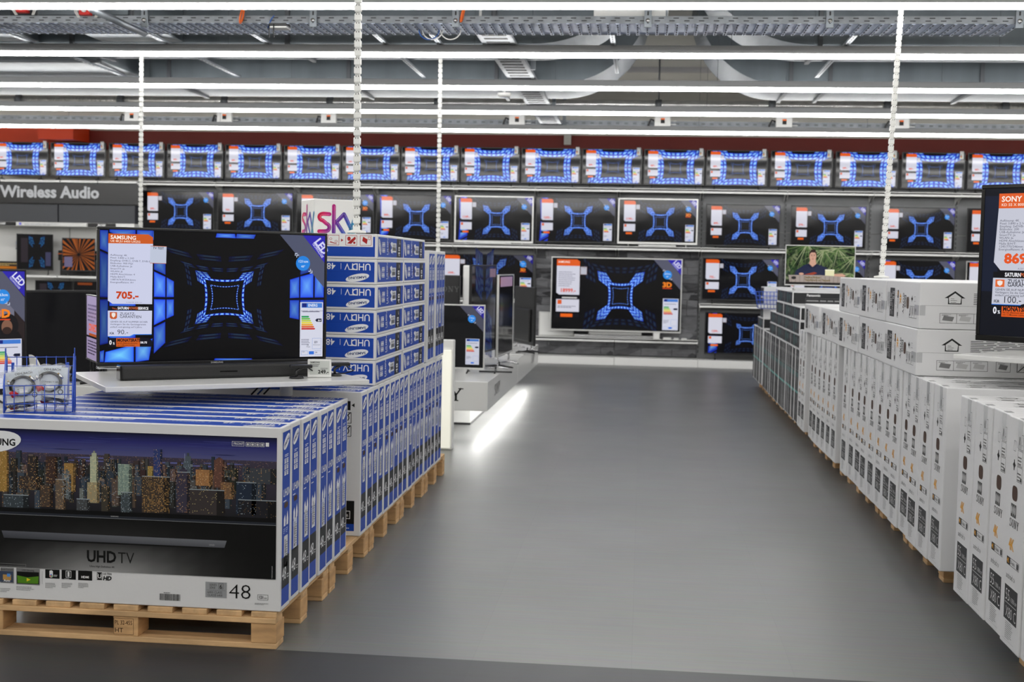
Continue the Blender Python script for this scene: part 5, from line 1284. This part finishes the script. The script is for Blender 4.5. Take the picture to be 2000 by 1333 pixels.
television('narrow switched-on television seen at a slant behind the large display television', -2.745, .962, 6.05, .37, .335, M_BLACK, lilac, yaw=math.radians(-56), shelf=.8595, bez=.006, depth=.16, name='small_television')

# blue wire basket with bagged cables
bk = tag(empty('wire_basket', (-2.44, 4.885, .8595), math.radians(24)), 'blue wire basket of bagged cables standing on the nearest blue cartons', 'basket')
bw, bdp = .130, .085
def wires(pts_list, r, name):
    m = MB()
    for p in pts_list: m.tube(p, r, M_BLUE, 6)
    return m.build(name, bk)
hb, hf = .215, .11
wires([[(-bw+k*.038*1.005, bdp, 0), (-bw+k*.038*1.005, bdp+.01, hb)] for k in range(8)]+[[(-bw, bdp, z), (bw, bdp, z)] for z in (.03, .07, .105, .14, .175, .212)], .0019, 'back_grid')
wires([[(-bw+k*.038*1.005, -bdp, 0), (-bw+k*.038*1.005, -bdp, hf)] for k in range(8)]+[[(-bw, -bdp, z), (bw, -bdp, z)] for z in (.002, .037, .073, .11)], .0019, 'front_grid')
for sx in (-1, 1):
    wires([[(sx*bw, -bdp+k*.04, 0), (sx*bw, -bdp+k*.04, hf+(hb-hf)*min(1, k*.04/.2))] for k in range(6)]+[[(sx*bw, -bdp, z), (sx*bw, bdp, z)] for z in (.037, .073, .105)], .0018, 'side_grid')
    m = MB(); m.tube([(sx*bw, -bdp, -.0), (sx*bw, -bdp, hf), (sx*(bw+.002), bdp, hb+.01)], .0034, M_BLUE, 8); m.build('side_rim', bk)
    MB().box(sx*bw*.82-.006, sx*bw*.82+.006, bdp-.004, bdp+.003, .03, .19, M_BLUE, .002).build('mounting_tab', bk)
    MB().box(sx*(bw+.004)-.002, sx*(bw+.004)+.002, bdp-.02, bdp+.014, 0, hb+.035, M_BLUE, .0015).build('side_post', bk)
wires([[(-bw+k*.038*1.005, -bdp, 0), (-bw+k*.038*1.005, bdp, 0)] for k in range(8)], .0018, 'bottom_grid')
def bag(loc, rot, label, w=.15, h=.14, front=True):
    rnd = random.Random(hash(label) % 97)
    r = MB(); n = 12; vs = []; fs = []
    for side in (1, -1):
        for i in range(n+1):
            for j in range(n+1):
                x, z = (i/n-.5)*w, j/n*h; e = max(0, (1-abs(2*i/n-1)**3)*(1-abs(2*j/n-1)**3))
                y = side*(.014*e+.003)*(1+.5*math.sin(i*2.1+j*1.3+side)) + .003*math.sin(i*3.7-j*2.9)
                vs.append((x+.004*math.sin(j*2.3), y, z+.004*math.sin(i*1.9)))
    k = (n+1)**2
    for s_ in (0, k):
        for i in range(n):
            for j in range(n):
                a = s_+i*(n+1)+j; fs.append((a, a+1, a+n+2, a+n+1) if s_ else (a, a+n+1, a+n+2, a+1))
    r.raw(vs, fs, M_BAG, None, False)
    r = r.build('cable_bag', None, loc, rot)
    c = MB(); c.box(-w*.44, w*.44, .001, .002, .008, h-.008, M_WHITE2); cv = CV(c, (-w*.44, .0008, .008), (1, 0, 0), (0, 0, 1), P, .0001)
    cv.rect(0, 0, w*.88, h-.016, C(206, 214, 222), 0); cv.text('OEHLBACH', w*.5, h*.78, .009, C(40, 42, 48), 2, 'c', .02, 1.0); cv.text('CONNECT HEAD', w*.5, h*.42, .007, C(60), 2, 'c', .01, 1.0); cv.bars(w*.3, h*.36, w*.3, .006, 1, C(110), 2); cv.ell(w*.72, h*.16, .011, .011, C(40), 2); cv.ell(w*.72, h*.16, .007, .007, C(206, 214, 222), 3)
    c.build('card_insert', r)
    c = MB(); c.tube([(.045*math.cos(t), -.006-.004*math.sin(3*t), h*.47+.042*math.sin(t)) for t in [-.5+1.22*PI*k/30 for k in range(31)]], .0062, M_CABLE, 10)
    c.tube([(.04*math.cos(t), -.010, h*.47+.036*math.sin(t)) for t in [PI*.75+1.3*PI*k/30 for k in range(31)]], .0038, M_CABLE, 8); c.build('coiled_cable', r)
    c = MB(); c.tube([(.036, -.009, h*.72), (.050, -.010, h*.60)], .0068, M_CHROME, 12); c.tube([(.032, -.009, h*.76), (.036, -.009, h*.72)], .0035, M_GOLD, 10); c.build('metal_plug', r)
    c = MB(); c.tube([(-.05, -.010, h*.66), (-.046, -.010, h*.54)], .0062, M_CHROME, 12); c.tube([(-.051, -.01, h*.70), (-.05, -.01, h*.66)], .0035, M_GOLD, 10); c.build('metal_plug', r)
    c = MB(); c.tube([(-.045, -.011, h*.36), (-.036, -.012, h*.2)], [.009, .007], M_REDPLUG, 12); c.tube([(-.036, -.012, h*.34), (-.02, -.012, h*.26)], [.008, .006], M_REDPLUG, 12); c.build('red_plug', r)
    MB().box(-.012, .022, -.0165, -.0155, h*.30, h*.42, M_WHITE2).build('price_sticker', r)
    return tag(r, label, 'cable bag', 'bagged cables in the basket')
b0 = Vector((-2.44, 4.885, .8595)); ba = math.radians(24)
def inb(x, y, z): return b0+Vector((x*math.cos(ba)-y*math.sin(ba), x*math.sin(ba)+y*math.cos(ba), z))
bag(inb(.035, -.035, .05), (math.radians(-12), math.radians(3), ba+.05), 'clear bag with coiled black cable and red plugs, front right in the basket', .16, .14)
bag(inb(-.055, -.05, .035), (math.radians(-10), math.radians(-7), ba-.04), 'clear bag with coiled black cable, front left in the basket')
bag(inb(.0, .035, .06), (math.radians(-8), math.radians(-2), ba), 'clear bag standing at the back of the basket', .2, .125)
bag(inb(.05, .06, .03), (math.radians(78), math.radians(10), ba+.1), 'clear bag lying flat at the bottom right of the basket', .12, .13)
bag(inb(-.06, .06, .018), (math.radians(80), math.radians(-6), ba-.1), 'clear bag lying flat at the bottom left of the basket', .12, .13)

# televisions standing behind, at the left edge
def fantasy(cv, W, H):
    cv.rect(0, 0, W, H, glow(44, 34, 34, .8), 0.5); rnd = random.Random(9); cv.clip = (0, 0, W, H)
    cv.poly([(.2*W, .45*H), (.95*W, .3*H), (.95*W, H), (.2*W, H)], glow(130, 130, 150, .7), 1)
    for i in range(40):
        x, y = rnd.uniform(.3, .95)*W, rnd.uniform(0, .5)*H; k = rnd.uniform(.2, .7); cv.ell(x, y, .05*W, .09*H, glow(70, 50, 40, k), 1.5, rnd.random())
    for x, y, sc, c in ((.72, .30, 1.0, (26, 22, 22)), (.93, .22, .8, (20, 18, 20)), (.5, .3, 1.1, (60, 40, 32))):   # cloaked figures
        cv.poly([(x*W-.10*W*sc, 0), (x*W+.11*W*sc, 0), (x*W+.09*W*sc, (y+.18)*H), (x*W+.04*W, (y+.28)*H), (x*W-.05*W, (y+.27)*H), (x*W-.09*W*sc, (y+.12)*H)], glow(*c), 2)
        cv.ell(x*W-.01*W, (y+.33)*H, .05*W, .10*H, glow(*c), 2.2); cv.ell(x*W-.015*W, (y+.32)*H, .026*W, .06*H, glow(150, 106, 84, .7), 2.6); cv.ell(x*W-.015*W, (y+.29)*H, .022*W, .03*H, glow(50, 34, 28), 2.8)
    cv.clip = None
    ribbon(cv, W, H, '163cm', '65"', True, 1.0); energy_label(cv, .86*W, .03*H, .985*W, .44*H)
q = at(52, 640, 8.1)
yw = math.radians(52); wT = 1.46
television('large 3D television with cloaked figures cut by the left edge of the picture', q.x-math.cos(yw)*wT/2, .55, 8.1-math.sin(yw)*wT/2+.0, wT, .84, M_BLACK, fantasy, yaw=yw, shelf=.50, bez=.012)
b = tag(MB().box(-.9, .9, -.35, .35, 0, .5, M_WHITE2, .008).build('display_plinth', None, (q.x-math.cos(yw)*wT/2, 8.1-math.sin(yw)*wT/2, 0), (0, 0, yw)), 'white plinth under the large television at the left edge', 'plinth')
MB().box(-.88, .88, -.34, .34, 0, .01, M_BLACK).build('kick_strip', b)
q = at(110, 640, 9.3); x0, x1 = at(55, 640, 9.3).x, at(165, 640, 9.3).x; zt = at(110, 567, 9.3).z; zb = at(110, 742, 9.3).z
bx = MB().box(-.5, .5, -.3, .3, 0, .5, M_WHITE2, .008).build('display_plinth', None, (q.x, 9.45, 0)); tag(bx, 'white plinth under the switched-off black television', 'plinth')
MB().box(-.49, .49, -.29, .29, 0, .01, M_BLACK).build('kick_strip', bx)
yw2 = math.radians(40)
television('switched-off black television between the left edge and the large display television', q.x+.03, zb-.02, 9.3, (x1-x0)/math.cos(yw2)*1.22, zt-zb+.02, M_BLACK, lambda cv, W, H: None, yaw=yw2, shelf=.502, bez=.02)
m = MB(); pts = [(.0, 0)]+[(.10*math.cos(t)-.02, .21*math.sin(t)) for t in [PI/2*k/14 for k in range(15)]]+[(-.02, .21)]
N_ = len(pts); m.raw([(x, 0, z) for x, z in pts]+[(x, .02, z) for x, z in pts], [tuple(range(N_)), tuple(range(2*N_-1, N_-1, -1))]+[(i, i+N_, (i+1) % N_+N_, (i+1) % N_) for i in range(N_)], M_WHITE2)
q = at(64, 712, 8.6); sd = m.build('curved_stand', None, (q.x-.02, 8.62, .56)); MB().box(-.03, .03, -.04, .06, -.558, 0, M_WHITE2, .004).build('stand_base', sd)
tag(sd, 'white curved stand panel behind the blue wire basket', 'stand')

# ------------------------------------------------------------------ white cartons on the right
NW, NT, NH = 1.36, .232, .838
DK, OR = C(30, 31, 34), C(226, 160, 40)
def sony_side(cv):
    w = NT; c = C(44)
    y = lambda f: NH*(1-f)
    cv.rect(.04, y(.885), w-.035, y(.735), DK, 1); wl = C(225)
    cv.text('55', .052, y(.80), .042, wl, 2, 'l', -.012, .9); cv.text('/ 138.8 cm', .108, y(.797), .017, wl, 2, 'l', -.01, .78); cv.rect(.05, y(.812), w-.045, y(.810), wl, 2); cv.text('X80 C', .062, y(.872), .04, wl, 2, 'l', -.014, .82)
    cv.bars(.065, y(.965), .09, .065, 9, C(120), 2, .35); cv.rect(.03, y(.975), w-.06, y(.974), C(160), 2)
    cv.text('android', .048, y(.705), .023, C(80), 2, 'l', -.012, .8); cv.text('tv', .138, y(.705), .023, C(120), 2, 'l', -.012, .8)
    cv.frame(.05, y(.645), w-.035, y(.61), .002, C(70), 2); cv.rect(.05, y(.645), .092, y(.61), DK, 2); cv.text('4K', .054, y(.637), .018, OR, 3, 'l', .02, .85); cv.text('X-Reality', .096, y(.636), .015, C(50), 3, 'l', .0, .66); cv.rect(.168, y(.64), .19, y(.615), C(70), 3)
    cv.text('4K', .066, y(.575), .042, OR, 2, 'l', .03, .82)
    serif(cv, .062, y(.475), .03, C(40), 2, sx=.85)
    for i in range(3): cv.rect(.075+.02*i, y(.428), .092+.02*i, y(.375), C(70), 2); cv.ell(.083+.02*i, y(.40), .006, .015, C(200), 3)
    cv.frame(.073, y(.43), .136, y(.373), .002, c, 3)
    for i in range(3): cv.frame(.125, y(.13+.07*i), .185, y(.066+.07*i)+.002, .0018, C(60), 2); cv.bars(.13, y(.125+.07*i), .05, .035, 3, C(110), 2)
    cv.rect(.135, y(.11), .15, y(.075), DK, 3); cv.rect(.165, y(.265), .178, y(.248), DK, 3)
    cv.frame(.075, y(.145), .1, y(.1), .0016, C(90), 2); cv.poly([(.07, y(.205)), (.088, y(.19)), (.106, y(.205)), (.088, y(.222))], C(90), 2); cv.rect(.083, y(.228), .093, y(.182), C(90), 2)
def sony_top(cv):
    cv.rect(.01, NT*.498, NW-.01, NT*.504, C(150), 1)
    x = .12; k = C(40)
    cv.poly([(x, .155), (x+.05, .19), (x+.1, .155), (x+.083, .155), (x+.083, .125), (x+.017, .125), (x+.017, .155)], k, 2); cv.poly([(x+.02, .158), (x+.05, .18), (x+.08, .158), (x+.077, .13), (x+.023, .13)][::-1], C(216), 3)
    for i in range(3): cv.bars(x+.03, .133+.009*i, .04, .005, 1, k, 4)
    cv.bars(.26, .125, .75, .06, 7, C(90), 2, .4)
    def pictos(x, n, wd, bold=False):
        cv.frame(x, .03, x+wd*n, .08, .0025 if bold else .0016, k, 2)
        for i in range(n):
            if i: cv.rect(x+wd*i-.0008, .03, x+wd*i+.0008, .08, k, 2)
            cv.poly([(x+wd*i+.012, .045), (x+wd*i+wd-.02, .04), (x+wd*i+wd-.012, .062), (x+wd*i+.02, .068)], C(120) if (i == 0 and not bold) else C(188), 3)
            if bold: cv.poly([(x+wd*i+.004, .034), (x+wd*i+.010, .034), (x+wd*(i+1)-.004, .077), (x+wd*(i+1)-.010, .077)], k, 4)
            else: cv.bars(x+wd*i+.01, .068, wd*.6, .008, 2, C(120), 4)
    pictos(.10, 3, .082); pictos(.385, 1, .07); pictos(.485, 2, .06, True); pictos(.62, 2, .06, True); pictos(.8, 3, .07)
def sony_print(b):
    sony_side(CV(b, (-NW/2, NT/2, 0), (0, -1, 0), (0, 0, 1), P, .0003)); sony_top(CV(b, (-NW/2, -NT/2, NH), (1, 0, 0), (0, 1, 0), P, .0003))
sony_mesh = sony_hole = sony_tape = None
def sony(loc, label, group, rot=None):
    global sony_mesh, sony_hole, sony_tape
    if sony_mesh is None:
        random.seed(31)
        o = carton_body(NW, NT, NH, M_WHITE, sony_print, .005).build('x'); sony_mesh = o.data; bpy.data.objects.remove(o)
        o = hole(((-NW/2, .005, NH*.675), (0, -1, 0), (0, 0, 1)), 1.0*.062, .055).build('x'); sony_hole = o.data; bpy.data.objects.remove(o)
        m = MB(); y0, y1 = -.05, .0; m.box(-NW/2-.0009, -NW/2+.0, y0, y1, NH-.105, NH-.004, M_TAPE); m.box(-NW/2+.003, -NW/2+.03, y0, y1, NH, NH+.0009, M_TAPE)
        o = m.build('x'); sony_tape = o.data; bpy.data.objects.remove(o)
    o = bpy.data.objects.new('television_carton', sony_mesh); COL.objects.link(o); o.location = loc
    if rot: o.rotation_euler = rot
    for n, me in (('handle_hole', sony_hole), ('packing_tape', sony_tape)):
        c = bpy.data.objects.new(n, me); COL.objects.link(c); c.parent = o
    return tag(o, label, 'carton', group)
NX = 1.362+NW/2
for i in range(5):
    y0 = 5.228-.2365*i
    sony((NX+(-.004, -.002, .003, -.006, 0)[i], y0+NT/2, .1455), '%s standing white carton of the nearest right-hand stack, counted from the back' % ORD[i], 'white cartons of the nearest right-hand stack')
for i in range(12):
    y0 = 5.79+.2368*i
    sony((NX+random.uniform(.004, .018), y0+NT/2, .1455), '%s standing white carton of the long right-hand row, counted from the front' % ORD[i], 'standing white cartons of the long row')
for i in range(6):
    sony((NX+.012+random.uniform(-.004, .006), 8.94+.2358*i+NT/2, .1455), '%s standing white carton of the farther right-hand row, counted from the front' % ORD[i], 'standing white cartons of the farther row')
for i in range(2):
    sony((NX+.01+.004*i, 10.60+.2358*i+NT/2, .1455), '%s of two white cartons standing against the dark cartons' % ('front', 'back')[i], 'two white cartons by the dark ones')
z1, z2 = .1455+NH+.002, .1455+NH+.002+NT+.002
for i, y0 in enumerate((6.385, 7.235, 8.085, 8.935, 9.87)):
    sony((NX+.006*(i % 2), y0+NH, z1+NT/2), '%s flat-laid white carton of the lower layer, counted from the front' % ORD[i], 'flat-laid white cartons, lower layer', (PI/2, 0, 0))
for i, y0 in enumerate((6.395, 7.245, 8.09)):
    sony((NX+.002+.006*((i+1) % 2), y0+NH, z2+NT/2), '%s flat-laid white carton of the top layer, counted from the front' % ORD[i], 'flat-laid white cartons, top layer', (PI/2, 0, 0))

# price television at the right edge on its own board
SA = math.radians(-42)
sd_d, sd_n = Vector((math.cos(SA), math.sin(SA), 0)), Vector((-math.sin(SA), math.cos(SA), 0))
SO = atz(1862, 692, 1.125)
r = tag(empty('display_board', SO-Vector((0, 0, .022)), SA), 'white swivel board under the price television at the right edge', 'display board')
MB().box(0, 1.2, 0, .6, 0, .022, M_WHITE2, .003).build('board', r); MB().cyl((.6, .25, 1.0-1.125+.022-.015), (.6, .25, 0), .03, M_SHELF).build('post', r)
def right_paint(cv, W, H):
    cv.rect(0, 0, W, H, glow(8, 12, 24, .9), .5); cv.rect(0, .3*H, .06*W, .95*H, glow(24, 34, 60, .6), 1)
    a, b_ = .055*W, .255*W; T = lambda v: H*(1-v); wh = glow(206, 208, 222, .9)
    cv.poly([(a, T(.135)), (b_, T(.135)), (b_, T(.06)), (b_-.03, T(.035)), (a, T(.035))], glow(222, 92, 36), 5)
    cv.poly([(a-.012, T(.50)), (a+.02, T(.555)), (b_, T(.555)), (b_, T(.135)), (a, T(.135))], wh, 5)
    cv.text('SONY', a+.012, T(.09), .024, glow(250, 236, 226), 6, 'l', .025, 1.0); cv.text('KD 55 X 8005 CBAEP', a+.012, T(.12), .012, glow(250, 226, 210), 6, 'l', .01, 1.1)
    for i, s_ in enumerate(('Aufl\u00f6sung: 4K', 'Pixel: 3.840 x 2.160', 'Empfang: 2xDVB-T/DVB-C', 'Bildindex: 200', 'USB-Aufnahme: Ja', 'SmartTV: Ja', 'WLAN: Ja', 'HDMI Anschl\u00fcsse: 4', 'Ma\u00dfe B/H/T:', '1245/770/246mm', 'Energieeffizient: A')): cv.text(s_, a+.008, T(.225+.0195*i), .0098, glow(76, 78, 96), 6, 'l', 0, 1.12)
    cv.text('869.-', a+.036, T(.505), .042, glow(226, 84, 30), 6, 'l', .045, 1.15); cv.text('A.2019804 / 8.70', a+.10, T(.548), .008, glow(110, 110, 130), 6)
    cv.rect(a-.012, T(.605), b_, T(.565), glow(8, 8, 14), 5); cv.text('SATURN', a+.042, T(.596), .017, glow(226, 226, 232), 6, 'l', .04, .8); cv.text('POWER', a+.113, T(.596), .017, glow(196, 96, 50), 6, 'l', .03, .8); cv.text('SERVICE', a+.17, T(.596), .017, glow(226, 226, 232), 6, 'l', .04, .8)
    cv.poly([(a-.014, T(.785)), (a+.12, T(.785)), (a+.14, T(.775)), (b_, T(.775)), (b_, T(.607)), (a-.012, T(.607))], wh, 5); cv.rect(a-.014, T(.79), a+.12, T(.785), glow(50, 120, 220), 5)
    cv.rect(a+.0, T(.668), a+.042, T(.618), glow(224, 104, 48), 6); cv.poly([(a+.008, T(.63)), (a+.021, T(.624)), (a+.034, T(.63)), (a+.032, T(.65)), (a+.021, T(.662)), (a+.01, T(.65))][::-1], glow(240, 230, 222), 7)
    cv.text('ZUSATZ-', a+.056, T(.64), .017, glow(24, 24, 40), 6, 'l', .01); cv.text('GARANTIEN', a+.056, T(.664), .017, glow(24, 24, 40), 6, 'l', .01)
    for i, s_ in enumerate(('GEHEN SIE AUF NUMMER SICHER', 'Verl\u00e4ngern Sie die Ger\u00e4tegarantie', 'einfach und g\u00fcnstig auf 5 Jahre.')): cv.text(s_, a, T(.693+.019*i), .010, glow(40, 40, 60), 6, 'l', 0, 1.02)
    cv.text('F\u00dcR', a-.004, T(.775), .012, glow(20, 20, 36), 6, 'l', .03, .85); cv.text('100.-', a+.036, T(.775), .030, glow(30, 30, 44), 6, 'l', -.004, 1.0)
    cv.text('0', a-.006, T(.85), .03, glow(236, 236, 244), 6, 'l', .03, .8); cv.text('%', a+.016, T(.85), .015, glow(236, 236, 244), 6, 'l', .02, .8); cv.rect(a+.034, T(.87), a+.165, T(.80), glow(220, 88, 24), 6); cv.text('MONATSRATE', a+.04, T(.83), .02, glow(24, 16, 14), 7, 'l', .04, .8)
    cv.text('Bei 0% effektivem Jahreszins', a+.04, T(.846), .0075, glow(40, 20, 10), 7, 'l', .01, 1.0); cv.text('mit 12 Monaten Laufzeit', a+.04, T(.861), .0075, glow(40, 20, 10), 7, 'l', .01, 1.0)
pc = Vector((1.53, 5.95, 0)); wS = 1.23
SA2 = math.radians(-40)
television('large price television reading 869 cut by the right edge of the picture', pc.x+math.cos(SA2)*wS/2, 1.193, pc.y+math.sin(SA2)*wS/2, wS, .71, M_GLOSS, right_paint, yaw=SA2, shelf=1.126, bez=.018, depth=.06, feet=None)
tvr = bpy.data.objects[[o.name for o in COL.objects if o.get('label', '').startswith('large price television')][0]]
MB().box(-.03, .12, .03, .07, 0, .2, M_BLACK, .01).build('stand_neck', tvr); MB().box(-.1, .25, -.02, .16, 0, .012, M_GLOSS, .005).build('stand_base', tvr)

# ------------------------------------------------------------------ dark cartons farther along
DW, DT, DH = 1.2, .122, .655
DKG, TEAL = C(40, 40, 42), C(96, 176, 170)
def pana_side(cv):
    w = DT; cv.rect(.009, .008, w-.009, DH-.008, DKG, 1)
    cv.rect(.012, DH*.40, w-.012, DH*.43, TEAL, 2); cv.text('4K', .03, DH*.30, .04, C(90, 90, 94), 2, 'l', .02, .8); cv.bars(.03, DH*.86, .06, .03, 2, C(200), 2); cv.bars(.03, DH*.55, .05, .05, 3, C(120), 2)
    cv.rect(.03, DH*.70, w-.03, DH*.71, C(150), 2); cv.bars(.03, DH*.1, .06, .08, 5, C(110), 2)
def pana_top(cv):
    cv.rect(.01, .01, DW-.01, DT-.01, DKG, 1); cv.text('Panasonic', .13, .08, .022, C(220), 2, 'l', .03); cv.bars(.13, .035, .7, .022, 1, C(150), 2); cv.frame(.12, .03, .8, .062, .002, C(110), 2)
def pana_print(b):
    pana_side(CV(b, (-DW/2, DT/2, 0), (0, -1, 0), (0, 0, 1), P, .0004)); pana_top(CV(b, (-DW/2, -DT/2, DH), (1, 0, 0), (0, 1, 0), P, .0004))
pana_mesh = None; pana_sticker = None
def pana(loc, label, group, rot=None):
    global pana_mesh, pana_sticker
    if pana_mesh is None:
        random.seed(41); o = carton_body(DW, DT, DH, M_WHITE, pana_print, .003).build('x'); pana_mesh = o.data; bpy.data.objects.remove(o)
        m = MB(); cv = CV(m, (-DW/2, .03, DH*.62), (0, -1, 0), (0, 0, 1), P, .0004); cv.rect(0, 0, .05, .035, C(70, 140, 140), 4); cv.rect(.008, .01, .042, .022, C(40, 90, 92), 5); o = m.build('x'); pana_sticker = o.data; bpy.data.objects.remove(o)
    o = bpy.data.objects.new('dark_television_carton', pana_mesh); COL.objects.link(o); o.location = loc
    if rot: o.rotation_euler = rot
    c = bpy.data.objects.new('size_sticker', pana_sticker); COL.objects.link(c); c.parent = o
    return tag(o, label, 'carton', group)
PX = 1.385+DW/2
y = 11.19; n = 0
while y < 15.95:
    if abs(y-14.55) < .06: y = 14.78
    pana((PX+random.uniform(-.004, .006)+.006*(y-11.2), y+DT/2, .1455), '%s standing dark carton of the far right-hand row, counted from the front' % ORD[n], 'standing dark cartons'); n += 1
    y += .1235+(.012 if n in (3, 7, 8, 11, 15, 20, 24) else .0)
zt = .1455+DH+.002
sp = ((11.20, 3, 'nearest'), (11.88, 4, 'second'), (12.56, 4, 'third'), (13.24, 2, 'fourth'), (14.78, 1, 'farthest'))
for y0, nl, nm in sp:
    for l in range(nl):
        pana((PX+random.uniform(-.004, .006)+.006*(y0-11.2), y0+DH, zt+.1235*l+DT/2), '%s dark carton of the %s flat-laid column on the dark cartons' % (LV[l] if nl > 1 else 'only', nm), 'flat-laid dark cartons', (PI/2, 0, 0))
for l in range(3):
    m = MB(); m.box(-.6, .6, -.18, .18, 0, .12, M_WHITE, .004); cv = CV(m, (-.6, .18, 0), (0, -1, 0), (0, 0, 1), P, .0005); cv.rect(.01, .01, .35, .11, DKG, 1); cv.bars(.1, .03, .1, .05, 3, C(150), 2); cv.bars(.24, .03, .06, .05, 3, TEAL, 2)
    o = m.build('white_sided_carton', None, (PX+.025, 14.98, zt+.1235+.122*l)); MB().box(.05, .12, -.1815, -.1803, .05, .09, M_TAPE).build('packing_tape', o)
    tag(o, '%s white-sided carton on the far end of the dark cartons' % ('lowest', 'middle', 'topmost')[l], 'carton', 'white-sided cartons at the far end')
bk = tag(empty('wire_basket', (1.80, 14.55, 1.0)), 'small blue wire basket hooked on the white-sided cartons at the far end', 'basket')
bk.location = (at(1497, 590, 14.6).x, 14.62, at(1497, 603, 14.6).z)
m = MB()
for yy in (0, .12):
    for k in range(7): m.tube([(-.09+k*.035, yy, 0), (-.12+k*.042, yy, .19)], .003, M_BLUE, 5)
    for q in range(5): m.tube([(-.09-.0075*q, yy, .0475*q), (.12+.003*q, yy, .0475*q)], .003, M_BLUE, 5)
m.build('wire_grid', bk); m = MB().box(-.085, .115, .004, .116, .0, .05, M_WHITE2, .01).build('bottom_liner', bk)
for sx in (-.12, .13): MB().tube([(sx, 0, .19), (sx, .12, .19), (sx, .18, .22)], .004, M_BLUE, 6).build('hook', bk)

# the television with the seated woman on the dark cartons
def woman(cv, W, H):
    rnd = random.Random(12); cv.rect(0, 0, W, H, glow(40, 54, 34), .5); cv.clip = (0, 0, W, H)
    for i in range(140):
        x, y = rnd.uniform(0, W), rnd.uniform(.15, 1)*H; c = rnd.choice([(40, 70, 36), (66, 92, 50), (24, 34, 22), (92, 112, 70), (120, 130, 96)]); cv.ell(x, y, .05*W, .02*W, glow(*c, .8), 1, rnd.uniform(0, PI), 10)
    for bx, by in ((.3, 1.05), (.75, .95), (1.0, .75), (.55, .9), (.95, .3)):       # palm fronds
        for i in range(16):
            a = PI+PI*i/15+rnd.uniform(-.1, .1); l = rnd.uniform(.25, .5)*W
            ex, ey = bx*W+l*math.cos(a), by*H+l*math.sin(a); dx, dy = -math.sin(a)*.008*W, math.cos(a)*.008*W
            cv.poly([(bx*W+dx, by*H+dy), (bx*W-dx, by*H-dy), (ex, ey)], glow(*rnd.choice([(96, 120, 70), (150, 160, 120), (70, 96, 56)])), 1.5)
    sk = glow(204, 158, 136)
    cv.poly([(.12*W, .18*H), (.15*W, .36*H), (.26*W, .50*H), (.34*W, .545*H), (.46*W, .53*H), (.58*W, .46*H), (.66*W, .34*H), (.70*W, .18*H)][::-1], glow(32, 38, 66), 3)
    cv.poly([(.34*W, .54*H), (.355*W, .66*H), (.43*W, .66*H), (.445*W, .54*H), (.39*W, .46*H)][::-1], sk, 3.5)
    cv.ell(.39*W, .76*H, .058*W, .155*H, glow(44, 30, 26), 3.6); cv.ell(.39*W, .73*H, .05*W, .135*H, sk, 4, 0, 30)
    cv.poly([(.34*W, .78*H), (.345*W, .86*H), (.39*W, .895*H), (.435*W, .86*H), (.44*W, .78*H), (.42*W, .835*H), (.365*W, .835*H)][::-1], glow(48, 32, 28), 4.3)
    for e in (.372, .41): cv.ell(e*W, .755*H, .008*W, .009*H, glow(40, 30, 30), 4.6); cv.rect((e-.012)*W, .775*H, (e+.012)*W, .782*H, glow(60, 40, 34), 4.6)
    cv.poly([(.39*W, .75*H), (.398*W, .705*H), (.384*W, .705*H)][::-1], glow(180, 130, 110), 4.6); cv.ell(.391*W, .665*H, .016*W, .008*H, glow(160, 84, 80), 4.6)
    cv.poly([(.34*W, .545*H), (.39*W, .44*H), (.36*W, .43*H), (.31*W, .52*H)][::-1], glow(24, 28, 52), 4.5); cv.poly([(.445*W, .54*H), (.40*W, .44*H), (.42*W, .43*H), (.48*W, .52*H)], glow(24, 28, 52), 4.5)
    cv.rect(.578*W, .2*H, .71*W, .39*H, glow(226, 222, 180), 5); cv.rect(.575*W, .37*H, .713*W, .4*H, glow(240, 238, 210), 5.2)
    cv.poly([(.71*W, .20*H), (.71*W, .29*H), (.83*W, .30*H), (.88*W, .25*H), (.84*W, .2*H)][::-1], sk, 5); cv.ell(.23*W, .275*H, .035*W, .03*H, sk, 5); cv.poly([(.27*W, .26*H), (.42*W, .33*H), (.46*W, .30*H), (.40*W, .25*H)], glow(150, 60, 40), 5)
    cv.rect(0, 0, W, .10*H, glow(30, 26, 24), 5); cv.poly([(.06*W, .06*H), (.04*W, .24*H), (.5*W, .25*H), (.97*W, .21*H), (.98*W, .06*H)][::-1], glow(160, 148, 140), 6)
    for i in range(14): cv.rect((.08+.062*i)*W, .06*H, (.09+.062*i)*W, .22*H, glow(136, 124, 118), 6.3)
    cv.text('Nadine Br\u00e4uer', .28*W, .165*H, .05*H, glow(110, 92, 40), 7, 'l', .03, .95); cv.text('Tierpflegerin im Tierpark', .28*W, .095*H, .05*H, glow(110, 92, 40), 7, 'l', .03, .9); cv.ell(.12*W, .17*H, .035*W, .04*H, glow(40, 36, 36), 7); cv.clip = None
a, b = at(1532, 560, 12.3), at(1672, 481, 12.3)
ztop = zt+.1235*4
television('silver-framed television showing a seated woman among palms, on the dark cartons', (a.x+b.x)/2, ztop+.05, 12.3, b.x-a.x, b.z-ztop-.05, M_SILVER, woman, shelf=ztop+.001, bez=.008, fm=M_SILVER)
